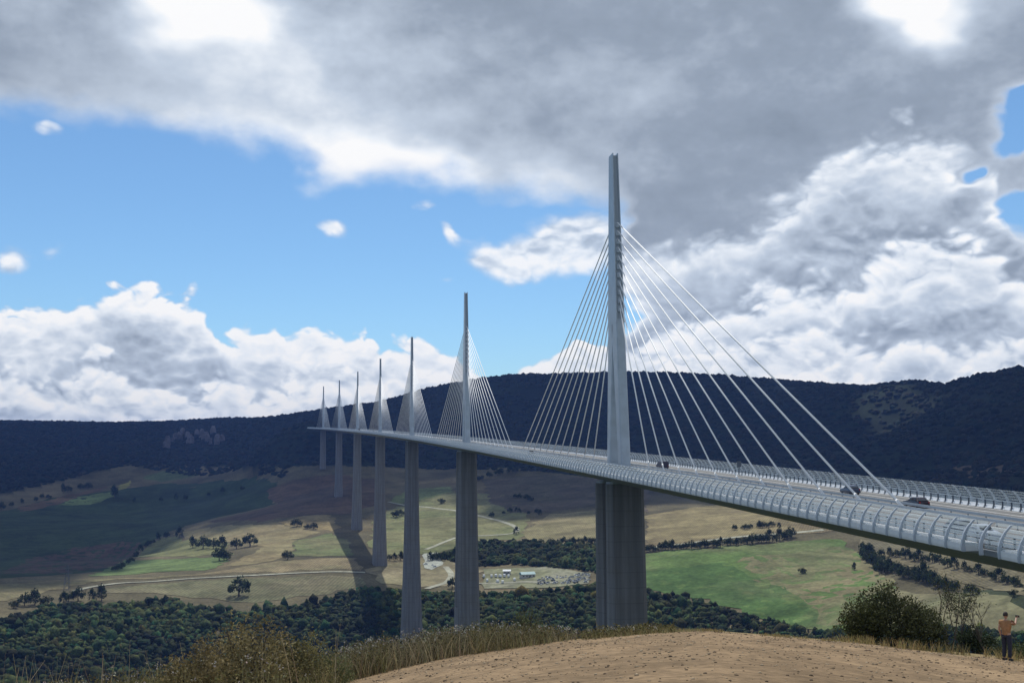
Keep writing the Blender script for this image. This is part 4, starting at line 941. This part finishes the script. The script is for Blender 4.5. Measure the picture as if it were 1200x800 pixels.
for i, (px, py) in enumerate([(567, 677), (576, 677), (581, 676.5), (586, 677), (591, 676.5), (596, 677), (571, 682), (583, 683), (589, 684), (603, 681)]):
    p = ground_px(px, py); r_ = empty('camper_van', (p[0], p[1], p[2] + 0.86), gcar.uniform(-.25, .25)); link('body', cb_, r_); link('window', cw_, r_); link('wheel_set', ct_, r_)
    tag(r_, (nth(i + 1) + ' white camper from the left in the back row by the pavilion') if i < 6 else (nth(i - 5) + ' white camper from the left in the front row of the camp'), 'camper', 'campers at the visitor camp')
# lattice pylon at the left
p = ground_px(78, 694); py_ = empty('electricity_pylon', tuple(p)); mb = MB(); hgt = 28.0
for sx, sy in ((-1, -1), (1, -1), (1, 1), (-1, 1)): mb.tube([(sx * 3, sy * 3, -1), (sx * .7, sy * .7, hgt)], 0.16, 4)
for k in range(6):
    z0 = hgt * k / 6; z1 = hgt * (k + 1) / 6; w0 = 3 - 2.3 * k / 6; w1 = 3 - 2.3 * (k + 1) / 6
    for sg in (-1, 1): mb.tube([(-w0, sg * w0, z0), (w1, sg * w1, z1)], .09, 4); mb.tube([(w0, sg * w0, z0), (-w1, sg * w1, z1)], .09, 4)
mb.obj('lattice_tower', M['dark_steel'], py_)
for z, L in ((19, 5.5), (24, 4.5)):
    mb = MB(); mb.tube([(-L, 0, z + .6), (0, 0, z), (L, 0, z + .6)], .16, 4); mb.obj('cross_arm', M['dark_steel'], py_)
tag(py_, 'thin dark lattice pylon in the strip field at the left', 'pylon')

# ------------------------------------------------------------------ foreground: stones, weeds, bushes
def near_pts(pxa, da):                # plan points from photograph column and distance
    r_ = ray(np.asarray(pxa, float), np.full(len(pxa), 700.0)); q = CAM[:2] + r_[:, :2] * (np.asarray(da) * DC(np.asarray(pxa, float)) / 40)[:, None]
    return np.c_[q, H(q[:, 0], q[:, 1])]
n = 4200; pxs = rng.uniform(380, 1290, n); ds = 16 + 25 * np.sqrt(rng.random(n)); q = near_pts(pxs, ds)
b_ = bmesh.new(); bmesh.ops.create_icosphere(b_, subdivisions=1, radius=1.0); b_.verts.ensure_lookup_table(); OV = np.array([v.co[:] for v in b_.verts]); OF = np.array([[v.index for v in f.verts] for f in b_.faces]); b_.free()
k_ = OV.shape[0]; sz = rng.gamma(2.0, 0.0065, n) + 0.006; sz = np.minimum(sz, 0.045)
ST = OV[None] * sz[:, None, None] * (1 + rng.normal(0, 0.2, (n, k_, 1))) * np.array([1.2, 1.0, 0.65]); ST = ST + q[:, None, :] + np.array([0, 0, 0.2])[None, None] * sz[:, None, None]
tn = np.where(rng.random((n, 1)) < 0.45, np.array([[0.15, 0.11, 0.075]]), np.array([[0.36, 0.28, 0.19]])) * rng.uniform(0.7, 1.3, (n, 1))
M['stone'] = leafy('loose_stones', 0.2, 0.95, 0, 8.0)
tag(link('loose_stones', np_mesh('loose_stones', ST.reshape(-1, 3), (OF[None] + (np.arange(n) * k_)[:, None, None]).reshape(-1, 3), M['stone'], False, np.repeat(tn, k_, 0))), 'small stones and clods strewn over the bare soil', kind='stuff')

hp = [(-60, 0.9), (60, 1.0), (150, 1.1), (240, 1.25), (300, 1.3), (360, 1.15), (430, 1.3), (520, 1.15), (590, 1.0), (640, 0.62), (690, 0.30), (760, 0.30), (830, 0.10), (960, 0.14), (985, 0.5), (1100, 0.8), (1180, 0.8), (1260, 0.6)]
def hmax(px): return np.interp(px, [p[0] for p in hp], [p[1] for p in hp])
def blades(root, length, width, lean, az, tints, seg=3, curl=0.5):
    n = len(root); ts = np.linspace(0, 1, seg + 1); Vs = []
    dx, dy = np.cos(az), np.sin(az); wx, wy = RIGHT[0], RIGHT[1]
    rw = rng.uniform(0, 6.28, n); wx, wy = np.cos(rw), np.sin(rw)
    for t_ in ts:
        out = lean * length * (t_ * (1 - curl) + curl * t_ * t_); up = length * t_ * np.sqrt(np.clip(1 - (lean * t_) ** 2 * 0.6, 0.1, 1))
        c = root + np.stack([dx * out, dy * out, up], -1); hw = width * (1 - 0.75 * t_) / 2
        Vs += [c + np.stack([wx * hw, wy * hw, 0 * hw], -1), c - np.stack([wx * hw, wy * hw, 0 * hw], -1)]
    V = np.stack(Vs, 1); k = 2 * (seg + 1)
    F0 = np.array([[2 * i, 2 * i + 1, 2 * i + 3, 2 * i + 2] for i in range(seg)])
    return V.reshape(-1, 3), (F0[None] + (np.arange(n) * k)[:, None, None]).reshape(-1, 4), np.repeat(tints, k, 0), V[:, -2, :]
def quads(c, size, tints):
    n = len(c); u = rng.normal(0, 1, (n, 3)); u /= np.linalg.norm(u, axis=1)[:, None]; v = np.cross(u, rng.normal(0, 1, (n, 3))); v /= np.linalg.norm(v, axis=1)[:, None]; s = size[:, None]
    return np.stack([c - u * s, c + v * s * .6, c + u * s, c - v * s * .6], 1).reshape(-1, 3), np.arange(4 * n).reshape(-1, 4), np.repeat(tints, 4, 0)
class Acc:
    def __init__(s): s.V, s.F, s.T, s.o = [], [], [], 0
    def add(s, V, F, T): s.V.append(V); s.F.append(F + s.o); s.T.append(T); s.o += len(V)
    def obj(s, name, label): return tag(link(name, np_mesh(name, np.concatenate(s.V), np.concatenate(s.F), M['weed'], False, np.concatenate(s.T))), label, kind='stuff')
def tone(n, c, v=0.25): return np.clip(np.array([c]) * (1 + rng.normal(0, v, (n, 1))) * (1 + rng.normal(0, 0.06, (n, 3))), 0.01, 0.8)
def band(n, x0, x1, dlo, dhi):
    px = rng.uniform(x0, x1, n); d = rng.uniform(dlo, dhi, n); left = px < 400; d[left] = rng.uniform(24, 47, left.sum())
    patch = vnoise(px / 26.0, d / 3.0) + 0.6 * vnoise(px / 9.0, d / 1.3)
    k = patch > -0.04 + rng.normal(0, 0.08, n); return px[k], d[k]
A1 = Acc()                            # straw coloured grass
px, d = band(16000, -60, 820, 39.6, 46); q = near_pts(px, d); n = len(q); L = hmax(px) * rng.uniform(0.25, 0.75, n)
A1.add(*blades(q, L, np.full(n, 0.022), rng.uniform(0.1, 0.7, n), rng.uniform(0, 6.28, n), tone(n, (0.27, 0.235, 0.12)))[:3])
px, d = band(3500, 820, 1280, 39.4, 42); q = near_pts(px, d); n = len(q); L = np.maximum(hmax(px), 0.2) * rng.uniform(0.2, 0.6, n)
A1.add(*blades(q, L, np.full(n, 0.022), rng.uniform(0.1, 0.7, n), rng.uniform(0, 6.28, n), tone(n, (0.30, 0.24, 0.11)))[:3])
px, d = band(1500, 390, 1280, 30, 41); q = near_pts(px, d); n = len(q); k = d > 34 + 8 * rng.random(n); q = q[k]; n = len(q)
A1.add(*blades(q, rng.uniform(0.04, 0.12, n), np.full(n, 0.02), rng.uniform(0.3, 0.9, n), rng.uniform(0, 6.28, n), tone(n, (0.32, 0.25, 0.12)))[:3])
px = 392 + 330 * rng.beta(1.1, 2.3, 2800); d = rng.uniform(39.8, 45, 2800); q = near_pts(px, d); n = len(q); L = hmax(px) * rng.uniform(0.3, 0.95, n)
A1.add(*blades(q, L, np.full(n, 0.024), rng.uniform(0.1, 0.6, n), rng.uniform(0, 6.28, n), tone(n, (0.28, 0.24, 0.15), 0.35))[:3])
A1.obj('dry_grass', 'straw coloured dry grass along the edge of the mound')
A2 = Acc()                            # leafy weeds
px, d = band(5200, -60, 790, 40, 47); q = near_pts(px, d); n = len(q); L = hmax(px) * rng.uniform(0.45, 1.1, n)
V, Fq, T, tip = blades(q, L, np.full(n, 0.020), rng.uniform(0.0, 0.45, n), rng.uniform(0, 6.28, n), tone(n, (0.18, 0.16, 0.075))); A2.add(V, Fq, T)
for _ in range(9):
    t_ = rng.uniform(0.2, 1.0, (n, 1)); c = q + (tip - q) * t_ + rng.normal(0, 0.07, (n, 3)); A2.add(*quads(c, rng.uniform(0.02, 0.055, n), tone(n, (0.125, 0.110, 0.048), 0.45)))
px = 395 + 340 * rng.beta(1.1, 2.2, 2600); d = rng.uniform(40.5, 46, 2600); q = near_pts(px, d); n = len(q); tip = q + np.c_[rng.normal(0, .12, (n, 2)), hmax(px) * rng.uniform(.5, 1.0, n)]
for _ in range(8):
    t_ = rng.uniform(0.1, 1.0, (n, 1)); c = q + (tip - q) * t_ + rng.normal(0, 0.06, (n, 3)); A2.add(*quads(c, rng.uniform(0.02, 0.05, n), tone(n, (0.13, 0.115, 0.065), 0.45)))
A2.obj('weeds', 'tall olive weeds growing along the rim of the mound')
A3 = Acc()                            # pale seed heads and white umbels
px = np.concatenate([rng.uniform(400, 560, 200), rng.uniform(-40, 400, 130), rng.uniform(560, 770, 110)]); d = np.where(px < 400, rng.uniform(25, 44, len(px)), rng.uniform(40.5, 45, len(px)))
q = near_pts(px, d); n = len(q); L = hmax(px) * rng.uniform(0.6, 1.05, n); V, Fq, T, tip = blades(q, L, np.full(n, 0.016), rng.uniform(0, 0.35, n), rng.uniform(0, 6.28, n), tone(n, (0.22, 0.20, 0.12))); A3.add(V, Fq, T)
for _ in range(5): A3.add(*quads(tip + rng.normal(0, 0.035, (n, 3)), rng.uniform(0.018, 0.042, n), tone(n, (0.42, 0.39, 0.35), 0.2)))
A3.obj('wild_flowers', 'dry white flower heads on thin stalks above the grass')
A4 = Acc()                            # tall pale stalks at the lower left
px = np.concatenate([[157, 160, 118, 210, 30, 52, 236, 330, 652, 640, 700], rng.uniform(-20, 420, 70)]); d = np.concatenate([[27, 28, 30, 29, 31, 33, 30, 33, 42, 43, 42.5], rng.uniform(26, 40, 70)]); q = near_pts(px, d); n = len(q)
V, Fq, T, tip = blades(q, rng.uniform(1.3, 2.0, n) * np.where(px > 400, .5, 1), np.full(n, 0.022), rng.uniform(0.0, 0.45, n), rng.uniform(0, 6.28, n), tone(n, (0.34, 0.28, 0.17))); A4.add(V, Fq, T)
A4.obj('dead_stalks', 'pale dead stalks sticking out of the weeds')

def bush(name, px, d, rx, rz, c, label, ncl, nl, leaf, seed, cat='bush'):
    p = near_pts([px], [d])[0]; r_ = empty(name, tuple(p)); me = leaf_crown('foliage', rx, rz, ncl, nl, leaf, c, seed, 0.18); link('foliage', me, r_)
    g = random.Random(seed); mb = MB()
    for k in range(9):
        a = g.uniform(0, 6.28); e = Vector((math.cos(a) * rx * g.uniform(.2, .8), math.sin(a) * rx * g.uniform(.2, .8), rz * g.uniform(.6, 1.25)))
        mb.tube([(0.1 * math.cos(a), 0.1 * math.sin(a), -.2), e * 0.5 + Vector((g.uniform(-.1, .1), g.uniform(-.1, .1), .1)), e], [.04, .025, .01], 5)
    mb.obj('branches', M['bark'], r_); return tag(r_, label, cat)
bush('leafy_bush', 1045, 44, 1.6, 1.55, (0.055, 0.062, 0.028), 'big dark leafy bush on the rim of the mound', 80, 130, 0.055, 21)
bush('leafy_bush', 1010, 44, 0.9, 1.1, (0.065, 0.072, 0.028), 'smaller olive bush at the left foot of the big dark bush', 46, 90, 0.05, 22)
bush('leafy_bush', 1080, 44.5, 0.8, 1.2, (0.05, 0.058, 0.026), 'smaller dark bush at the right foot of the big dark bush', 46, 90, 0.05, 23)
bush('scrub_bush', 292, 31, 1.2, 1.65, (0.20, 0.165, 0.080), 'brownish broom scrub rising highest at the lower left', 70, 90, 0.042, 31)
bush('scrub_bush', 345, 33, 1.0, 1.3, (0.16, 0.145, 0.065), 'olive scrub just right of the highest broom scrub', 60, 80, 0.040, 32)
bush('scrub_bush', 235, 29, 0.95, 1.25, (0.19, 0.15, 0.072), 'brownish scrub just left of the highest broom scrub', 60, 80, 0.040, 33)
bush('scrub_bush', 385, 38, 0.9, 0.7, (0.11, 0.125, 0.055), 'low green scrub where the bare soil begins', 50, 90, 0.030, 34)
bush('scrub_bush', 560, 46, 1.0, 0.9, (0.11, 0.115, 0.05), 'thin olive scrub in front of the second pier', 36, 60, 0.03, 35)
bush('scrub_bush', 620, 45.5, 0.8, 1.0, (0.10, 0.11, 0.045), 'thin olive scrub right of the second pier', 36, 60, 0.03, 36)
def bare_shrub(px, d, h, label, seed, leaves):
    p = near_pts([px], [d])[0]; g = random.Random(seed); r_ = empty('bare_shrub', tuple(p)); mb = MB(); tips = []
    def grow(a, dirv_, L, rad, depth):
        b2 = a + dirv_ * L * .5 + Vector((g.uniform(-.06, .06), g.uniform(-.06, .06), 0)) * L; c2 = a + dirv_ * L; mb.tube([a, b2, c2], [rad, rad * .8, rad * .55], 4); tips.append(c2)
        if depth:
            for _ in range(g.choice([2, 3])):
                nd_ = (dirv_ + Vector((g.uniform(-.6, .6), g.uniform(-.6, .6), g.uniform(-.1, .45)))).normalized(); grow(c2 if g.random() < .6 else b2, nd_, L * g.uniform(.5, .75), rad * .55, depth - 1)
    for _ in range(3): grow(Vector((g.uniform(-.2, .2), g.uniform(-.2, .2), -.1)), Vector((g.uniform(-.35, .35), g.uniform(-.35, .35), 1)).normalized(), h * .45, .035, 3)
    mb.obj('twigs', M['bark'], r_)
    tp = np.array([t_[:] for t_ in tips]); tp = np.repeat(tp, leaves, 0) + rng.normal(0, .14, (len(tp) * leaves, 3)); V, Fq, T = quads(tp, rng.uniform(.025, .05, len(tp)), tone(len(tp), (0.05, 0.065, 0.03), .3)); link('foliage', np_mesh('foliage', V, Fq, M['leaf'], False, T), r_)
    return tag(r_, label, 'shrub')
bare_shrub(1112, 45, 2.9, 'nearly bare twiggy shrub next to the big dark bush', 3, 5)
bare_shrub(1126, 46, 2.6, 'leafier twiggy shrub between the bare shrub and the forked one', 5, 14)
bare_shrub(1154, 45, 2.7, 'forked leafless shrub left of the person', 9, 1)
bush('leafy_bush', 1140, 46, 1.0, 0.75, (0.045, 0.06, 0.03), 'low green bush under the twiggy shrubs', 40, 80, 0.05, 41)
bush('leafy_bush', 1196, 47, 1.2, 0.6, (0.07, 0.085, 0.035), 'low green bush behind the person', 40, 80, 0.05, 42)

# ------------------------------------------------------------------ the person on the rim
def skin(verts, edges, radii, sub=2):
    me = bpy.data.meshes.new('skin'); me.from_pydata([tuple(v) for v in verts], edges, []); o = bpy.data.objects.new('skin', me); col.objects.link(o)
    mo = o.modifiers.new('skin', 'SKIN'); 
    for i, r_ in enumerate(radii):
        rr = r_ if isinstance(r_, tuple) else (r_, r_); me.skin_vertices[0].data[i].radius = rr; me.skin_vertices[0].data[i].use_root = (i == 0)
    mo.use_smooth_shade = True; o.modifiers.new('sub', 'SUBSURF').levels = sub; o.modifiers['sub'].render_levels = sub
    dg = bpy.context.evaluated_depsgraph_get(); ev = bpy.data.meshes.new_from_object(o.evaluated_get(dg)); bpy.data.objects.remove(o); bpy.data.meshes.remove(me); return ev
M['skin'] = simple('skin', (0.46, 0.27, 0.19), 0.6); M['shirt'] = simple('tan_cloth', (0.36, 0.19, 0.09), 0.9, 0, 0.2, 8.0); M['trouser'] = simple('dark_denim', (0.028, 0.032, 0.055), 0.9, 0, 0.2, 10.0); M['hair'] = simple('dark_hair', (0.03, 0.02, 0.015), 0.7); M['shoe'] = simple('dark_shoe', (0.03, 0.03, 0.03), 0.7); M['phone'] = simple('black_plastic', (0.02, 0.02, 0.022), 0.3); M['eye'] = simple('eye_white', (0.7, 0.7, 0.7), 0.3)
pp_ = near_pts([1177], [39.2])[0]; face = math.atan2(RIGHT[1] + 0.8 * HEAD[1], RIGHT[0] + 0.8 * HEAD[0])
PR = empty('person', tuple(pp_), face); PR.scale = (.95, .95, .95)      # local +X is the way the person faces
# joints: pelvis, spine, chest, neck, head base | legs | arms
bv = [(0, 0, .95), (0, 0, 1.10), (.01, 0, 1.30), (.0, 0, 1.46), (.02, 0, 1.54),
      (0, .10, .90), (.03, .11, .50), (-.02, .12, .09), (.15, .13, .04), (0, -.10, .90), (.02, -.11, .50), (-.05, -.12, .09), (.12, -.14, .04),
      (.0, .19, 1.40), (-.03, .25, 1.14), (.08, .26, .92), (.0, -.19, 1.40), (.24, -.24, 1.32), (.46, -.16, 1.46), (.12, .25, .84), (.53, -.14, 1.50)]
be = [(0, 1), (1, 2), (2, 3), (3, 4), (0, 5), (5, 6), (6, 7), (7, 8), (0, 9), (9, 10), (10, 11), (11, 12), (2, 13), (13, 14), (14, 15), (2, 16), (16, 17), (17, 18), (15, 19), (18, 20)]
br = [.13, .12, .135, .06, .055, .085, .062, .045, .035, .085, .062, .045, .035, .062, .045, .034, .062, .045, .034, .036, .036]
body_me = skin(bv, be, br)
parts_ = [body_me]
def finger(p0, dirs, L, r_):
    pts = [Vector(p0)]
    for dd in dirs: pts.append(pts[-1] + Vector(dd).normalized() * L / len(dirs))
    return skin(pts, [(i, i + 1) for i in range(len(pts) - 1)], [r_] + [r_ * .9] * (len(pts) - 2) + [r_ * .75], 1)
for k in range(4):
    parts_.append(finger((.555, -.175 + .021 * k, 1.515 - .004 * k), [(1, 0, .5), (.5, 0, 1), (-.4, 0, 1)], (.075, .085, .08, .062)[k], .0085))
    parts_.append(finger((.135 + .003 * k, .225 + .02 * k, .795), [(.2, 0, -1), (.35, 0, -1), (.1, 0, -1)], (.07, .08, .075, .058)[k], .0085))
parts_.append(finger((.53, -.115, 1.50), [(.6, .5, .3), (.6, .1, 1)], .06, .0095)); parts_.append(finger((.13, .22, .83), [(.6, -.5, -.6), (.5, 0, -1)], .06, .0095))
bmj = bmesh.new()
for me in parts_: bmj.from_mesh(me)
hd = bmesh.ops.create_icosphere(bmj, subdivisions=3, radius=1.0)
for v in hd['verts']:
    x, y, z = v.co; jaw = 1 - .22 * max(0, -z); v.co = Vector((.03 + x * .098 * jaw + (.022 if (x > .9 and abs(y) < .25 and -.35 < z < .12) else 0), y * .076 * jaw, 1.635 + z * .122))
for sg in (-1, 1):
    er = bmesh.ops.create_icosphere(bmj, subdivisions=1, radius=1.0)
    for v in er['verts']: v.co = Vector((.02 + v.co.x * .02, sg * .078 + v.co.y * .012, 1.63 + v.co.z * .033))
fme = bpy.data.meshes.new('body'); bmj.to_mesh(fme); bmj.free(); fme.materials.append(M['skin'])
for p in fme.polygons: p.use_smooth = True
link('body', fme, PR)
sh = skin([(0, 0, .86), (0, 0, 1.12), (.01, 0, 1.31), (0, 0, 1.45), (0, .20, 1.395), (-.015, .225, 1.27), (0, -.20, 1.395), (.12, -.22, 1.355)], [(0, 1), (1, 2), (2, 3), (2, 4), (4, 5), (2, 6), (6, 7)], [(.15, .175), .148, .16, .085, .085, .075, .085, .075]); sh.materials.append(M['shirt']); link('shirt', sh, PR)
tr = skin([(0, 0, .97), (0, .10, .88), (.03, .11, .50), (-.02, .12, .10), (0, -.10, .88), (.02, -.11, .50), (-.05, -.12, .10)], [(0, 1), (1, 2), (2, 3), (0, 4), (4, 5), (5, 6)], [.125, .105, .082, .068, .105, .082, .068]); tr.materials.append(M['trouser']); link('trousers', tr, PR)
hb = bmesh.new(); hh_ = bmesh.ops.create_icosphere(hb, subdivisions=3, radius=1.0); rm = []
for v in hh_['verts']:
    x, y, z = v.co; v.co = Vector((.018 + x * .112, y * .088, 1.65 + z * .125)); 
    if z < -.5 or (x > .35 and z < .45): rm.append(v)
bmesh.ops.delete(hb, geom=rm, context='VERTS'); hme = bpy.data.meshes.new('hair'); hb.to_mesh(hme); hb.free(); hme.materials.append(M['hair']); link('hair', hme, PR)
for sg in (-1, 1):
    mb = MB(); mb.tube([(.112, sg * .03, 1.645), (.124, sg * .03, 1.645)], .011, 8); mb.obj('eye', M['eye'], PR)
for (x, y) in ((.035, .125), (.005, -.13)):
    mb = MB(); mb.loft([[(x + .15 * k, y - w, 0.0), (x + .15 * k, y + w, 0.0), (x + .15 * k, y + w * .8, h_), (x + .15 * k, y - w * .8, h_)] for k, w, h_ in ((-.75, .035, .09), (-.2, .045, .11), (.5, .05, .075), (1.0, .03, .045))]); mb.obj('shoe', M['shoe'], PR)
tag(PR, 'person in a tan top and dark trousers holding a phone out at arm length', 'person')
hv = PR.matrix_basis @ Vector((.60, -.145, 1.56)); mb = MB(); mb.box((0, 0, 0), (.018, .15, .08), 0); ph = mb.obj('phone', M['phone'], None, tuple(hv), face); ph.scale = (.95, .95, .95)
mb = MB(); mb.box((-.0105, 0, 0), (.003, .138, .068)); mb.obj('screen', M['glass'], ph); tag(ph, 'black phone held up by the person at the right', 'phone')

# ------------------------------------------------------------------ unseen cloud bank added above the frame, outlined to shade the hills
HC = 3600.0; cs = [(-420, 668), (0, 679), (128, 671), (165, 645), (200, 622), (250, 610.5), (322, 602), (385, 601), (400, 598), (455, 586), (520, 571), (560, 592), (612, 598), (700, 599), (765, 600), (800, 590), (850, 585), (960, 590), (1010, 585), (1200, 600), (1420, 640)]
sp = plan(cs); far = np.array([at(x, 500, 5200)[:2] for x in (1700, 1200, 800, 400, 0, -600)]); shp = np.concatenate([sp, far])
sh_ = np.array([SUN.x / SUN.z, SUN.y / SUN.z]); lo, hi = shp.min(0), shp.max(0); cc = []
hole = hit([1040], [482])[0]; st = 105.0
for i, x in enumerate(np.arange(lo[0], hi[0], st)):
    for y in np.arange(lo[1], hi[1], st * .9):
        q = np.array([x + rng.uniform(-25, 25), y + rng.uniform(-25, 25)])
        if not inside(shp, q[:1], q[1:])[0]: continue
        if abs(q[0] - hole[0]) < 85 and abs(q[1] - hole[1]) < 180: continue
        z = float(H(q[0], q[1])[0]); dz = HC - z; cc.append((q[0] + sh_[0] * dz, q[1] + sh_[1] * dz, HC))
cc = np.array(cc); rad = rng.uniform(85, 120, len(cc)); V, Fa, vt = crowns(cc - np.array([0, 0, 60]), rad, rng.uniform(90, 260, len(cc)), np.full((len(cc), 3), 0.8), ICO1, 0.10)
mcl, t, b = mat_base('shade_cloud'); b.inputs['Base Color'].default_value = (0.9, 0.9, 0.9, 1); b.inputs['Roughness'].default_value = 1.0; b.inputs['Specular IOR Level'].default_value = 0
tag(link('cloud', np_mesh('cloud', V, Fa, mcl, True)), 'broad unseen cloud bank added above the frame to shade the hills', kind='structure')

# ------------------------------------------------------------------ haze
zt = float(gz.max()) + 25; zb = float(gz.min()) - 2; mb = MB(); mb.box((CAM[0], CAM[1], (zt + zb) / 2), (21000, 21000, zt - zb))
mh = bpy.data.materials.new('thin_haze'); mh.use_nodes = True; th = NT(mh.node_tree); th.n.clear(); pv = th.new('ShaderNodeVolumePrincipled'); om = th.new('ShaderNodeOutputMaterial')
pv.inputs['Color'].default_value = (0.20, 0.38, 1.0, 1); pv.inputs['Density'].default_value = 0.000055; pv.inputs['Anisotropy'].default_value = 0.2; th.l.new(pv.outputs[0], om.inputs['Volume'])
hz = mb.obj('haze', mh); tag(hz, 'thin blue haze filling the valley air', kind='stuff')
print('TRIS', sum(len(p.vertices) - 2 for o in scene.objects if o.type == 'MESH' for p in o.data.polygons) if False else 0, 'zmax', zt)
